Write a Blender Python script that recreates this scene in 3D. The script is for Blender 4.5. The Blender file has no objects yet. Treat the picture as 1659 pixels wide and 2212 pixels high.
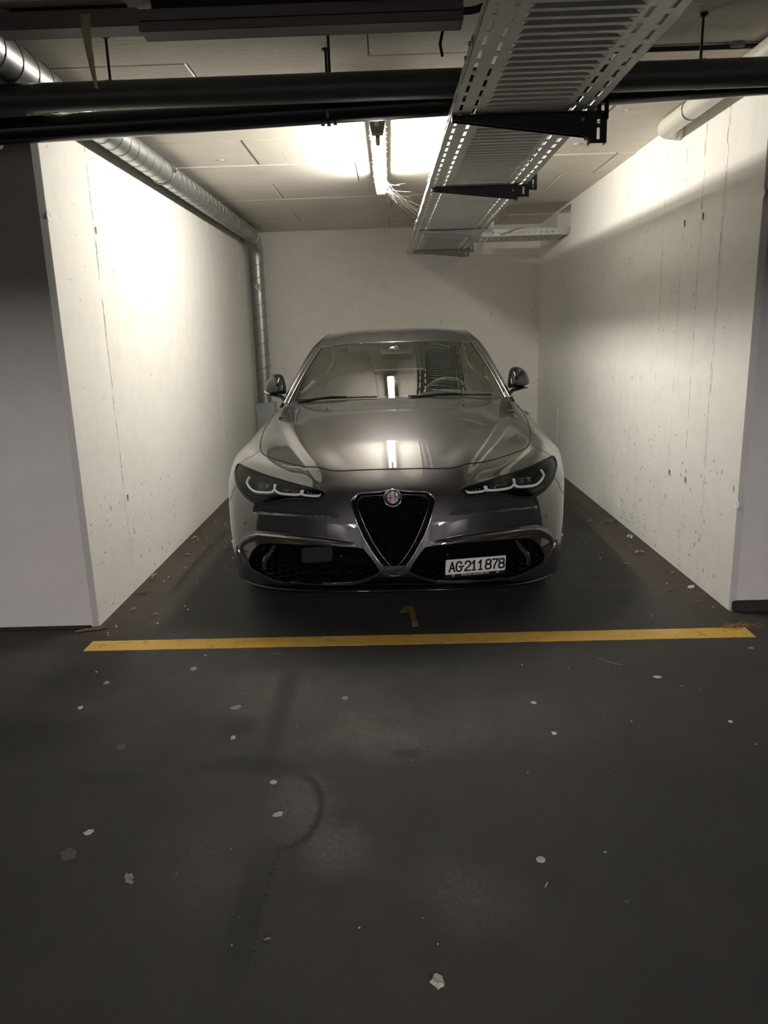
import bpy, bmesh, math, random
import numpy as np
from mathutils import Vector, Matrix
from mathutils.geometry import delaunay_2d_cdt
C = bpy.context.scene.collection
SC = bpy.context.scene
random.seed(7)

# ---------------------------------------------------------------- camera
cam_d = bpy.data.cameras.new('camera')
cam = bpy.data.objects.new('camera', cam_d); C.objects.link(cam)
cam_d.sensor_fit = 'HORIZONTAL'; cam_d.sensor_width = 36.0
cam_d.lens = 36.0*1590/1659
cam_d.clip_start = .05
_f = Vector((-0.014445, 0.972303, -0.233276)); _r = Vector((0.999520, 0.007644, -0.030032)); _d = Vector((-0.027417, -0.233597, -0.971947))
cam.matrix_world = Matrix(((_r.x, -_d.x, -_f.x, 0), (_r.y, -_d.y, -_f.y, 0), (_r.z, -_d.z, -_f.z, 1.39), (0, 0, 0, 1)))
SC.camera = cam

# ---------------------------------------------------------------- world, exposure
w = bpy.data.worlds.new('world'); SC.world = w; w.use_nodes = True
w.node_tree.nodes['Background'].inputs[0].default_value = (.5, .48, .5, 1)
w.node_tree.nodes['Background'].inputs[1].default_value = 0.0
SC.view_settings.view_transform = 'Standard'; SC.view_settings.look = 'None'
SC.view_settings.gamma = 1; SC.view_settings.use_curve_mapping = False
SC.view_settings.exposure = 0.97
BAY_LAMP = 74.0      # emission of the tube over the car
AISLE_LAMP = 590.0    # emission of the tubes in the aisle behind the camera
try:
    SC.cycles.use_denoising = True; SC.cycles.use_adaptive_sampling = True; SC.cycles.adaptive_threshold = .02
    SC.cycles.max_bounces = 9; SC.cycles.diffuse_bounces = 7; SC.cycles.glossy_bounces = 4
    SC.cycles.transmission_bounces = 4; SC.cycles.transparent_max_bounces = 8
    SC.cycles.caustics_reflective = False; SC.cycles.caustics_refractive = False
    SC.cycles.sample_clamp_indirect = 6.0
except Exception:
    pass

# ---------------------------------------------------------------- helpers
class NT:
    """small node-tree writer"""
    def __init__(s, name):
        s.m = bpy.data.materials.new(name); s.m.use_nodes = True
        s.t = s.m.node_tree; s.b = s.t.nodes['Principled BSDF']
    def n(s, typ, **kw):
        o = s.t.nodes.new(typ)
        for k, v in kw.items():
            if k.startswith('i_'):
                key = k[2:]
                o.inputs[int(key) if key.isdigit() else key].default_value = v
            else: setattr(o, k, v)
        return o
    def l(s, a, b): s.t.links.new(a, b)
    def coord(s, kind='Object', scale=(1, 1, 1)):
        tc = s.n('ShaderNodeTexCoord'); mp = s.n('ShaderNodeMapping'); mp.inputs['Scale'].default_value = scale
        s.l(tc.outputs[kind], mp.inputs[0]); return mp.outputs[0]
    def noise(s, co, scale, detail=4, rough=.5, dist=0):
        o = s.n('ShaderNodeTexNoise'); o.inputs['Scale'].default_value = scale; o.inputs['Detail'].default_value = detail
        o.inputs['Roughness'].default_value = rough; o.inputs['Distortion'].default_value = dist
        s.l(co, o.inputs['Vector']); return o.outputs[0]
    def ramp(s, fac, stops):
        o = s.n('ShaderNodeValToRGB'); e = o.color_ramp.elements
        while len(e) < len(stops): e.new(.5)
        for q, (p, c) in zip(e, stops):
            q.position = p; q.color = (c, c, c, 1) if isinstance(c, (int, float)) else (*c, 1)
        s.l(fac, o.inputs[0]); return o.outputs[0]
    def mix(s, fac, a, b, mode='MIX'):
        o = s.n('ShaderNodeMix', data_type='RGBA', blend_type=mode)
        for sock, v in ((o.inputs[0], fac), (o.inputs[6], a), (o.inputs[7], b)):
            if hasattr(v, 'is_linked') or hasattr(v, 'links'): s.l(v, sock)
            elif isinstance(v, (int, float)): sock.default_value = v if sock is o.inputs[0] else (v, v, v, 1)
            else: sock.default_value = (*v, 1)
        return o.outputs[2]
    def math(s, op, a, b=0.0):
        o = s.n('ShaderNodeMath', operation=op)
        for i, v in enumerate((a, b)):
            if hasattr(v, 'links'): s.l(v, o.inputs[i])
            else: o.inputs[i].default_value = v
        return o.outputs[0]
    def bump(s, h, strength=.3, dist=.01):
        o = s.n('ShaderNodeBump'); o.inputs['Strength'].default_value = strength; o.inputs['Distance'].default_value = dist
        s.l(h, o.inputs['Height']); s.l(o.outputs[0], s.b.inputs['Normal'])
    def set(s, **kw):
        for k, v in kw.items():
            sock = s.b.inputs[k.replace('_', ' ')]
            if hasattr(v, 'links'): s.l(v, sock)
            elif isinstance(v, tuple): sock.default_value = (*v, 1) if len(v) == 3 else v
            else: sock.default_value = v
        return s.m

def simple(name, col, rough=.5, metal=0., grain=.06, scale=40, **kw):
    """procedural material: base colour with faint noise wear"""
    t = NT(name); co = t.coord()
    nz = t.noise(co, scale, 3)
    t.set(Base_Color=t.mix(nz, tuple(c*(1-grain*2) for c in col), tuple(min(1, c*(1+grain*2)) for c in col)), Metallic=metal)
    t.set(Roughness=t.math('ADD', t.math('MULTIPLY', nz, grain), max(0, rough-grain/2)))
    if kw: t.set(**kw)
    return t.m

def link(name, me, mat=None, parent=None, loc=None):
    o = bpy.data.objects.new(name, me); C.objects.link(o)
    if mat is not None and len(me.materials) == 0: me.materials.append(mat)
    if parent is not None: o.parent = parent
    if loc is not None: o.location = loc
    return o
def empty(name, loc=(0, 0, 0), label=None, cat=None, group=None):
    o = bpy.data.objects.new(name, None); C.objects.link(o); o.location = loc; o.empty_display_size = .1
    tag(o, label, cat, group); return o
def tag(o, label=None, cat=None, group=None, kind=None):
    for k, v in (('label', label), ('category', cat), ('group', group), ('kind', kind)):
        if v: o[k] = v
    return o
def pym(name, v, f, mat=None, parent=None, smooth=False, loc=None):
    me = bpy.data.meshes.new(name); me.from_pydata([tuple(map(float, p)) for p in v], [], [tuple(map(int, q)) for q in f]); me.update()
    if smooth: me.polygons.foreach_set('use_smooth', [True]*len(me.polygons))
    return link(name, me, mat, parent, loc)

class MB:
    """collects primitive shapes, builds ONE mesh object"""
    def __init__(s): s.v = []; s.f = []; s.sm = []
    def add(s, v, f, smooth=False):
        k = len(s.v); s.v += [tuple(map(float, p)) for p in v]; s.f += [tuple(i+k for i in q) for q in f]; s.sm += [smooth]*len(f); return s
    def box(s, x0, x1, y0, y1, z0, z1, b=0.):
        if b <= 0:
            v = [(x, y, z) for x in (x0, x1) for y in (y0, y1) for z in (z0, z1)]
            return s.add(v, [(0, 1, 3, 2), (4, 6, 7, 5), (0, 4, 5, 1), (2, 3, 7, 6), (0, 2, 6, 4), (1, 5, 7, 3)])
        v = []; cx, cy, cz = (x0+x1)/2, (y0+y1)/2, (z0+z1)/2
        bm = bmesh.new(); bmesh.ops.create_cube(bm, size=1)
        for p in bm.verts: p.co = (cx+p.co.x*(x1-x0), cy+p.co.y*(y1-y0), cz+p.co.z*(z1-z0))
        bmesh.ops.bevel(bm, geom=bm.edges[:], offset=b, segments=2, affect='EDGES')
        bm.verts.index_update(); v = [p.co[:] for p in bm.verts]; f = [[p.index for p in q.verts] for q in bm.faces]; bm.free()
        return s.add(v, f, False)
    def tube(s, pts, r, n=12, cap=True, smooth=True, closed=False):
        pts = [Vector(p) for p in pts]; m = len(pts); rs = r if isinstance(r, (list, tuple)) else [r]*m
        v = []; f = []; ref = None
        for i, p in enumerate(pts):
            if closed: t = pts[(i+1) % m]-pts[i-1]
            else: t = pts[min(i+1, m-1)]-pts[max(i-1, 0)]
            t.normalize()
            if ref is None:
                ref = Vector((0, 0, 1)) if abs(t.z) < .9 else Vector((1, 0, 0))
            a = (ref-t*ref.dot(t)).normalized(); ref = a; b = t.cross(a)
            for k in range(n):
                an = 2*math.pi*k/n; v.append(p+(a*math.cos(an)+b*math.sin(an))*rs[i])
        for i in range(m if closed else m-1):
            for k in range(n):
                j = (i+1) % m
                f.append((i*n+k, i*n+(k+1) % n, j*n+(k+1) % n, j*n+k))
        s.add(v, f, smooth)
        if cap and not closed:
            s.add([v[k] for k in range(n)][::-1], [tuple(range(n))]); s.add(v[(m-1)*n:], [tuple(range(n))])
        return s
    def cyl(s, p, q, r, n=16, cap=True): return s.tube([p, q], r, n, cap)
    def lathe(s, prof, o, ax, n=24, smooth=True):
        """prof: (radius, height) list turned round the axis ax from the point o"""
        ax = Vector(ax).normalized(); a = ax.orthogonal().normalized(); b = ax.cross(a); o = Vector(o)
        v = []; f = []
        for (r, h) in prof:
            for k in range(n):
                an = 2*math.pi*k/n; v.append(o+ax*h+(a*math.cos(an)+b*math.sin(an))*max(r, 1e-5))
        for i in range(len(prof)-1):
            for k in range(n): f.append((i*n+k, i*n+(k+1) % n, (i+1)*n+(k+1) % n, (i+1)*n+k))
        return s.add(v, f, smooth)
    def prism(s, poly, o, ux, uy, uz, h, smooth=False):
        """2D polygon poly in axes ux, uy pushed along uz by h"""
        o, ux, uy, uz = map(Vector, (o, ux, uy, uz)); n = len(poly)
        lo = [o+ux*a+uy*b for a, b in poly]; hi = [p+uz*h for p in lo]
        return s.add(lo+hi, [tuple(range(n))[::-1], tuple(range(n, 2*n))]+[(i, (i+1) % n, n+(i+1) % n, n+i) for i in range(n)], smooth)
    def build(s, name, mat, parent=None, loc=None, bevel=0., sub=0):
        me = bpy.data.meshes.new(name); me.from_pydata(s.v, [], s.f); me.update()
        me.polygons.foreach_set('use_smooth', s.sm)
        bm = bmesh.new(); bm.from_mesh(me); bmesh.ops.recalc_face_normals(bm, faces=bm.faces[:]); bm.to_mesh(me); bm.free()
        o = link(name, me, mat, parent, loc)
        if bevel: 
            md = o.modifiers.new('edge', 'BEVEL'); md.width = bevel; md.segments = 2; md.limit_method = 'ANGLE'
        return o

# ---------------------------------------------------------------- materials of the setting
def concrete(name, base, stain, rough=.75, pits=.5, bumpy=.25, along=None):
    t = NT(name); co = t.coord(); big = t.noise(co, 1.1, 5, .6, .6); mid = t.noise(co, 9, 5, .6)
    col = t.mix(t.ramp(big, [(.38, 0), (.72, 1)]), base, stain)
    col = t.mix(t.ramp(mid, [(.45, 0), (.8, .35)]), col, tuple(c*.8 for c in base))
    vo = t.n('ShaderNodeTexVoronoi'); vo.inputs['Scale'].default_value = 14; vo.inputs['Randomness'].default_value = 1
    wc = t.noise(co, 30, 2); t.l(co, vo.inputs['Vector'])
    sel = t.ramp(t.noise(co, 2.3, 3), [(.52, 0), (.62, 1)])
    pit = t.math('MULTIPLY', t.ramp(t.math('ADD', vo.outputs[0], t.math('MULTIPLY', wc, .12)), [(.085, 1), (.12, 0)]), sel)
    col = t.mix(t.math('MULTIPLY', pit, pits), col, tuple(c*.28 for c in base))
    fine = t.noise(co, 160, 3)
    h = t.math('SUBTRACT', t.math('ADD', t.math('MULTIPLY', mid, .5), t.math('MULTIPLY', fine, .12)), t.math('MULTIPLY', pit, .8))
    if along:
        st = t.noise(t.coord('Object', along), 24, 4); h = t.math('ADD', h, t.math('MULTIPLY', st, .5))
        col = t.mix(t.ramp(st, [(.4, 0), (.75, .3)]), col, tuple(c*.78 for c in base))
    t.bump(h, bumpy, .006)
    return t.set(Base_Color=col, Roughness=rough, Specular_IOR_Level=.3)

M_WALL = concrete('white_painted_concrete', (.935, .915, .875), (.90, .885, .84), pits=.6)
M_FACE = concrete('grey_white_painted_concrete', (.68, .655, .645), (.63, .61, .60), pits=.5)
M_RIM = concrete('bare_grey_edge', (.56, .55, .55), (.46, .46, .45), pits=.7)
M_CEIL = concrete('board_marked_concrete', (.82, .77, .69), (.72, .675, .595), pits=.25, bumpy=.5, along=(.12, 4, 4))
M_SEAM = concrete('rough_paint_seam', (.88, .86, .82), (.72, .70, .66), pits=.5, bumpy=.6)
M_PIT = simple('dark_pit', (.25, .235, .21), .9, grain=.15, scale=90)
M_AISLE = concrete('aisle_concrete', (.13, .125, .125), (.10, .095, .095))

def asphalt():
    t = NT('dark_asphalt'); co = t.coord()
    big = t.noise(co, .9, 5, .6, .8); mid = t.noise(co, 5, 6, .65, .3); fine = t.noise(co, 240, 3, .7); sp = t.noise(co, 95, 2)
    col = t.mix(t.ramp(big, [(.32, 0), (.7, 1)]), (.030, .0285, .0278), (.052, .0495, .048))
    col = t.mix(t.ramp(mid, [(.45, 0), (.75, .5)]), col, (.058, .055, .052))
    # scattered light grit
    col = t.mix(t.ramp(fine, [(.66, 0), (.80, .55)]), col, (.12, .115, .11))
    sep = t.n('ShaderNodeSeparateXYZ'); t.l(co, sep.inputs[0]); X, Y = sep.outputs[0], sep.outputs[1]
    wob = t.math('MULTIPLY', t.math('SUBTRACT', t.noise(co, 3.2, 5, .65), .5), 1.5)
    def blob(cx, cy, rx, ry, soft=.6, wb=1.):
        a = t.math('POWER', t.math('DIVIDE', t.math('ABSOLUTE', t.math('SUBTRACT', X, cx)), rx), 2)
        b = t.math('POWER', t.math('DIVIDE', t.math('ABSOLUTE', t.math('SUBTRACT', Y, cy)), ry), 2)
        d = t.math('ADD', t.math('SQRT', t.math('ADD', a, b)), t.math('MULTIPLY', wob, wb))
        return t.ramp(d, [(1-soft, 1), (1.0, 0)])
    rough = t.math('ADD', .50, t.math('MULTIPLY', mid, .42))
    # pale patches: lamp sheen painted into the colour over scuffs, broken by grit
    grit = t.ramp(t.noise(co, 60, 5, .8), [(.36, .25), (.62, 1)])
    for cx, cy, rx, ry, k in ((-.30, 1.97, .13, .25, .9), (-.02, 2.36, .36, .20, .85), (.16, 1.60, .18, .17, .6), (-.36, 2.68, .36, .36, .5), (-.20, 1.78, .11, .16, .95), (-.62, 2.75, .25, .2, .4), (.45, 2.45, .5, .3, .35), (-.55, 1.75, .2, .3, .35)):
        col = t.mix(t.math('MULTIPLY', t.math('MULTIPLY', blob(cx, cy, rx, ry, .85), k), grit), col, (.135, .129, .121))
    # old damp stain by the left wall end, tyre-dark tracks
    for cx, cy, rx, ry, k in ((-1.36, 2.9, .22, .42, .8), (-1.38, 2.45, .30, .22, .7), (-1.6, 3.3, .5, .16, .8), (-.46, 2.62, .06, .45, .75), (-.60, 2.45, .10, .10, .75), (-.55, 2.2, .22, .07, .7), (-.40, 2.17, .14, .05, .7), (-.95, 2.15, .18, .05, .6), (.05, 3.0, .6, .1, .4), (.02, 2.25, .07, .04, .6), (-.40, 1.55, .05, .26, .5)):
        col = t.mix(t.math('MULTIPLY', blob(cx, cy, rx, ry, .6, .7), k), col, (.016, .015, .0148))
    # darker hollow along the curved edge of the patched asphalt
    a = t.math('POWER', t.math('DIVIDE', t.math('SUBTRACT', X, -.345), .097), 2); b = t.math('POWER', t.math('DIVIDE', t.math('SUBTRACT', Y, 1.96), .175), 2)
    d = t.math('ABSOLUTE', t.math('SUBTRACT', t.math('ADD', t.math('SQRT', t.math('ADD', a, b)), t.math('MULTIPLY', wob, .15)), 1.0))
    col = t.mix(t.math('MULTIPLY', t.ramp(d, [(.03, .8), (.17, 0)]), t.ramp(t.math('SUBTRACT', X, -.36), [(0, 0), (.05, 1)])), col, (.018, .017, .016))
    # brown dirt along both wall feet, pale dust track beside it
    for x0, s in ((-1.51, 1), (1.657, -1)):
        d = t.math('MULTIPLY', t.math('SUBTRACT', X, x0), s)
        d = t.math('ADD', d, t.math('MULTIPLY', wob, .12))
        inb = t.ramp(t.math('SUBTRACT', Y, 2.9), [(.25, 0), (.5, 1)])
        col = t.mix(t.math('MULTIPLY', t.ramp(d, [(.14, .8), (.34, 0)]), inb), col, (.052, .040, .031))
    trk = t.math('ABSOLUTE', t.math('ADD', t.math('SUBTRACT', X, -1.22), t.math('MULTIPLY', wob, .06)))
    col = t.mix(t.math('MULTIPLY', t.ramp(trk, [(.02, .75), (.07, 0)]), t.ramp(t.math('SUBTRACT', Y, 3.2), [(.2, 0), (.6, 1)])), col, (.10, .098, .09))
    t.bump(t.math('ADD', t.math('MULTIPLY', fine, .8), t.math('ADD', t.math('MULTIPLY', sp, .6), t.math('MULTIPLY', mid, .5))), .55, .004)
    return t.set(Base_Color=col, Roughness=rough, Specular_IOR_Level=.42)
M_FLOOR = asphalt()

# ---------------------------------------------------------------- the setting
XL, XR, YF, YB, ZC = -1.51, 1.657, 3.46, 8.45, 2.51
def struct(o, name=None): o['kind'] = 'structure'; return o
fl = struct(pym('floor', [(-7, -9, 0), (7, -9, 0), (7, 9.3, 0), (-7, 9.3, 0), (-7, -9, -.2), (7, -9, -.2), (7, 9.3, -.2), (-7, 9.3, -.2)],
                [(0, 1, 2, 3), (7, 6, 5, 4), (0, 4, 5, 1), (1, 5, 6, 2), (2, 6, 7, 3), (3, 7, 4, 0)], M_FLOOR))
# ceiling slab with board-marked panels pressed into its underside
ce = struct(MB().box(-7, 7, -9, 9.3, ZC+.006, ZC+.3).build('ceiling', M_AISLE))
random.seed(3)
rows = [2.138+.626*i for i in range(-4, 11)]
splits = {3.39: [-.815, .9], 2.764: [-.055, 1.6], 4.642: [-.83, .95], 5.268: [-.2, 1.53], 5.894: [-.845, 1.3], 6.52: [.05, 1.1], 7.146: [-.852, .9]}
for y0 in rows:
    y1 = y0+.626
    if y0 > 8.4: continue
    xs = [-3.2]+sorted(next((v for k, v in splits.items() if abs(k-y0) < .05), [-.4+random.uniform(-.6, .6), 1.2]))+[3.2]
    for a, b in zip(xs[:-1], xs[1:]):
        dz = random.uniform(-.0035, .0035)
        g = .0022
        bm_ = MB(); xx0, xx1, yy0, yy1 = a+g, b-g, y0+g, min(y1, 8.45)-g
        c = .004; zt = ZC+.006; zb = ZC+dz
        bm_.add([(xx0, yy0, zt), (xx1, yy0, zt), (xx1, yy1, zt), (xx0, yy1, zt), (xx0+c, yy0+c, zb), (xx1-c, yy0+c, zb), (xx1-c, yy1-c, zb), (xx0+c, yy1-c, zb)],
                [(0, 1, 2, 3), (7, 6, 5, 4), (0, 4, 5, 1), (1, 5, 6, 2), (2, 6, 7, 3), (3, 7, 4, 0)])
        bm_.build('panel', M_CEIL, ce)
# dimples left by nail heads in the boards
for x, y in ((-.62, 4.95), (-.75, 5.45), (.0, 5.5), (.5, 4.0), (-.3, 6.2), (-1.05, 5.1), (.25, 4.3), (1.2, 5.0), (1.3, 4.3), (-.9, 5.6)):
    MB().lathe([(0, 0), (.012, -.001), (.024, .004), (.03, .008)], (x, y, ZC-.001), (0, 0, 1), 10).build('dimple', M_CEIL, ce)

CH = .024
def wall_prism(name, poly, mat, z1=ZC+.006): return struct(MB().prism(poly, (0, 0, 0), (1, 0, 0), (0, 1, 0), (0, 0, 1), z1).build(name, mat))
wl = wall_prism('wall_left', [(XL, YF+CH), (XL, YB+.3), (XL-1.1, YB+.3), (XL-1.1, YF+CH), (XL-.5, YF+CH)], M_WALL)
# the wall end facing the aisle is a slab of its own paint, with a worn bevelled corner strip
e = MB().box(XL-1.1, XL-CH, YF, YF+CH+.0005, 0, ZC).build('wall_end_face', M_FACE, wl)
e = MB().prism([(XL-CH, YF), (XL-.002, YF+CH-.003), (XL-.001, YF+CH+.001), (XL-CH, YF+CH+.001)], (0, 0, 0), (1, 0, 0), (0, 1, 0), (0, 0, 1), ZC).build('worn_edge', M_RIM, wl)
# right wall with the square opening for the branch tray
HY0, HY1, HZ0, HZ1 = 7.08, 7.62, 2.232, 2.488
v = []; f = []
ys = [YF+CH, HY0, HY1, YB+.3]; zs = [0, HZ0, HZ1, ZC+.006]
for y in ys:
    for z in zs: v.append((XR, y, z))
for i in range(3):
    for j in range(3):
        if i == 1 and j == 1: continue
        f.append((i*4+j, i*4+j+1, (i+1)*4+j+1, (i+1)*4+j))
k = len(v); v += [(XR+.16, y, z) for y in (HY0, HY1) for z in (HZ0, HZ1)]
a = [5, 6, 9, 10]
f += [(5, 6, k+1, k), (10, 9, k+2, k+3), (6, 10, k+3, k+1), (9, 5, k, k+2), (k, k+1, k+3, k+2)]
k = len(v); v += [(XR+1.1, ys[0], 0), (XR+1.1, ys[0], zs[3]), (XR+1.1, ys[3], 0), (XR+1.1, ys[3], zs[3])]
f += [(0, 3, k+1, k), (12, 15, k+3, k+2), (k, k+1, k+3, k+2), (3, 15, k+3, k+1), (0, 12, k+2, k)]
wr = struct(pym('wall_right', v, f, M_WALL))
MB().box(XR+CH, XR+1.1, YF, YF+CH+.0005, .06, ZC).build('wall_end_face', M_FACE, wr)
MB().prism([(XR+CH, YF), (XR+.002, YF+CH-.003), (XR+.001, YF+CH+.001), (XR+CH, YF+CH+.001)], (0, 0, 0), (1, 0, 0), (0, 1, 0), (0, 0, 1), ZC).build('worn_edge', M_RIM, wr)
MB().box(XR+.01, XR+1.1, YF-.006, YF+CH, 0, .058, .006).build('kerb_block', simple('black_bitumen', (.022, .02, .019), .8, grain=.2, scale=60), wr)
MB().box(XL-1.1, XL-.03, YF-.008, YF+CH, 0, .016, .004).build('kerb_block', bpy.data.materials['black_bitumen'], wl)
MB().box(XR+.03, XR+.16, HY0+.005, HY0+.20, HZ0+.0, HZ0+.09, .006).build('plaster_block', simple('raw_plaster', (.62, .57, .46), .9, grain=.1), wr)
wb = struct(MB().box(XL, XR, YB, YB+.3, 0, ZC+.006).build('wall_back', M_WALL))
# walls of the aisle behind the camera and at both sides
struct(MB().box(-7, 7, -9.3, -9, 0, ZC+.3).build('wall_aisle', M_AISLE))
struct(MB().box(-7.3, -7, -9, 9.3, 0, ZC+.3).build('wall_far_left', M_AISLE))
struct(MB().box(7, 7.3, -9, 9.3, 0, ZC+.3).build('wall_far_right', M_AISLE))
# the opposite row of bays: beam over their mouths and the piers between them
struct(MB().box(-7, 7, -3.9, -3.6, 2.20, ZC+.006).build('lintel_beam', M_AISLE))
for x in (-1.9, 1.6, -5.3, 5.0): struct(MB().box(x-.12, x+.12, -9, -3.6, 0, ZC).build('wall_opposite', M_AISLE))

def seam(parent, o, u, nrm, z0, z1, width=.007, dens=.75, seed=0):
    """ragged vertical ridge where two shuttering boards met: many short proud chips, one mesh"""
    rnd = random.Random(seed); m = MB(); z = z0; o = Vector(o); u = Vector(u); nrm = Vector(nrm); off = 0
    while z < z1:
        L = rnd.uniform(.015, .09)
        off += rnd.uniform(-.0006, .0006); off = max(-.003, min(.003, off))
        if rnd.random() < dens:
            w = width*rnd.uniform(.25, 1.0)*.5; h = rnd.uniform(.0012, .0038); c = o+u*off; z2 = min(z+L, z1)
            m.add([c-u*w+Vector((0, 0, z)), c+u*w+Vector((0, 0, z)), c+nrm*h+Vector((0, 0, z+L*.2)), c+nrm*h+Vector((0, 0, z2-L*.2)), c-u*w+Vector((0, 0, z2)), c+u*w+Vector((0, 0, z2))],
                  [(0, 1, 2), (1, 5, 3, 2), (5, 4, 3), (4, 0, 2, 3)])
        z += L
    return m.build('seam', M_SEAM, parent)
for i, (y, z0, z1, w, d) in enumerate(((3.868, 0, 2.5, .006, .85), (3.888, 0, 2.5, .005, .8), (4.14, 0, 2.5, .005, .7), (4.15, 1.6, 2.5, .004, .6), (4.385, 0, 2.5, .005, .6), (4.69, 0, 2.5, .004, .55),
                                       (4.98, 0, 2.3, .003, .4), (5.32, 0, 2.4, .003, .45), (5.95, 0, 2.4, .003, .4), (6.6, 0, 2.4, .003, .4), (7.4, 0, 2.2, .003, .4))):
    seam(wr, (XR, y, 0), (0, 1, 0), (-1, 0, 0), z0, z1, w, d, i)
for i, (y, w, d) in enumerate(((4.015, .006, .8), (4.022, .003, .5), (6.57, .003, .6), (7.8, .003, .5))):
    seam(wl, (XL, y, 0), (0, 1, 0), (1, 0, 0), 0, 2.45, w, d, 20+i)
for i, (x, w, d) in enumerate(((-1.32, .004, .8), (.9, .003, .3))):
    seam(wb, (x, YB, 0), (1, 0, 0), (0, -1, 0), .3, 2.45, w, d, 30+i)
def tie(parent, p, n, r=.014, dark=False):
    """form-tie mark: shallow ring with a sunken filled centre"""
    p = Vector(p); m = MB(); m.lathe([(r*1.35, -.001), (r*1.2, .0022), (r, .0026), (r*.88, .0005), (0, .0004)], p, n, 16)
    o = m.build('tie_mark', M_WALL, parent)
    if dark:
        n = Vector(n); u = Vector((0, 1, 0)); d = MB()
        d.prism([(math.cos(a)*r*.45*(1+.2*math.sin(3*a)), math.sin(a)*r*1.1) for a in [k*math.pi/6 for k in range(12)]], p+n*.0028+u*r*.5, u, (0, 0, 1), n, .0012).build('tie_void', M_PIT, parent)
for y in (3.471+.02, 4.11, 4.356, 4.714, 5.247, 3.87):
    for z in (1.945, .54): tie(wr, (XR, y, z), (-1, 0, 0), .018, y in (4.11, 4.356))
for y, z in ((3.50, 1.952), (4.03, 1.964), (4.05, .542), (5.319, .538), (5.32, 1.95), (6.57, 1.95), (6.57, .54)): tie(wl, (XL, y, z), (1, 0, 0), .018, abs(y-4.04) < .03)
for x in (-.036, 1.214, -1.30): tie(wb, (x, YB, 1.925), (0, -1, 0), .024)
# chips and gouges knocked out of the paint, each a small dark flake-shaped hollow
def chips(parent, o, u, n, region, count, seed, big=.006):
    rnd = random.Random(seed); o = Vector(o); u = Vector(u); n = Vector(n); zz = Vector((0, 0, 1))
    m = MB()
    for _ in range(count):
        a = rnd.uniform(region[0], region[1]); z = region[2]+(region[3]-region[2])*rnd.random()**1.3
        r = big*rnd.uniform(.2, 1)**1.7+.0012; k = rnd.uniform(.6, 3.0); tl = rnd.uniform(-.5, .5)
        pts = [(math.cos(t)*r*rnd.uniform(.6, 1.1), math.sin(t)*r*k*rnd.uniform(.6, 1.1)) for t in [q*math.pi/3 for q in range(6)]]
        pts = [(x+tl*y, y) for x, y in pts]
        b = o+u*a+zz*z
        m.add([b+u*x+zz*y+n*.0007 for x, y in pts], [tuple(range(6))])
    x = m.build('paint_chips', M_PIT, parent); x['kind'] = 'stuff'; return x
chips(wr, (XR, 0, 0), (0, 1, 0), (-1, 0, 0), (3.52, 5.6, .03, .8), 130, 1)
chips(wr, (XR, 0, 0), (0, 1, 0), (-1, 0, 0), (3.52, 7.5, .1, 2.45), 110, 2, .005)
chips(wr, (XR, 0, 0), (0, 1, 0), (-1, 0, 0), (4.7, 5.3, .03, .2), 60, 3)
chips(wl, (XL, 0, 0), (0, 1, 0), (1, 0, 0), (3.5, 5.0, .03, .6), 60, 4)
chips(wl, (XL, 0, 0), (0, 1, 0), (1, 0, 0), (3.5, 5.5, .1, 2.4), 120, 5, .0035)
chips(wb, (0, YB, 0), (1, 0, 0), (0, -1, 0), (-1.3, 1.6, 1.0, 2.4), 30, 6, .0045)
chips(wb, (0, YB, 0), (1, 0, 0), (0, -1, 0), (1.57, 1.655, .4, 2.2), 30, 7, .0045)

# ---------------------------------------------------------------- lamps
def emit(name, col, k):
    t = NT(name); t.set(Base_Color=(.9, .9, .88), Roughness=.4, Emission_Color=col, Emission_Strength=k); return t.m
M_GALV = None
def galv(name, col, rough, k=.35):
    t = NT(name); co = t.coord(); vo = t.n('ShaderNodeTexVoronoi'); vo.inputs['Scale'].default_value = 55; t.l(co, vo.inputs['Vector'])
    nz = t.noise(co, 3.5, 5, .6); sep = t.n('ShaderNodeSeparateColor'); t.l(vo.outputs['Color'], sep.inputs[0])
    c = t.mix(t.math('MULTIPLY', sep.outputs[0], .35), col, tuple(x*.72 for x in col)); c = t.mix(t.ramp(nz, [(.4, 0), (.75, k)]), c, tuple(x*.55 for x in col))
    t.bump(nz, .05, .004)
    return t.set(Base_Color=c, Metallic=.9, Roughness=t.math('ADD', rough-.1, t.math('MULTIPLY', nz, .25)))
M_GALV = galv('galvanised_steel', (.50, .51, .51), .38)
M_TRAY = galv('tray_steel', (.62, .62, .60), .5, .2)
M_TRAY.node_tree.nodes['Principled BSDF'].inputs['Metallic'].default_value = .55
M_DARKST = simple('dark_steel', (.018, .018, .018), .38, .2)
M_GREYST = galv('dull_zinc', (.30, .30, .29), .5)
M_LAMPGREY = simple('grey_lamp_plastic', (.22, .22, .2), .5)
M_PVC = simple('grey_plastic_pipe', (.085, .080, .073), .36, grain=.05)
M_BLK = simple('black_drain_pipe', (.008, .008, .009), .22, grain=.02)
M_CREAM = simple('cream_plastic_pipe', (.66, .64, .57), .38, grain=.02)
M_RODM = simple('dark_threaded_rod', (.03, .028, .035), .5, .4)
M_TRUNK = simple('grey_trunking', (.19, .17, .17), .5, grain=.04)

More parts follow.
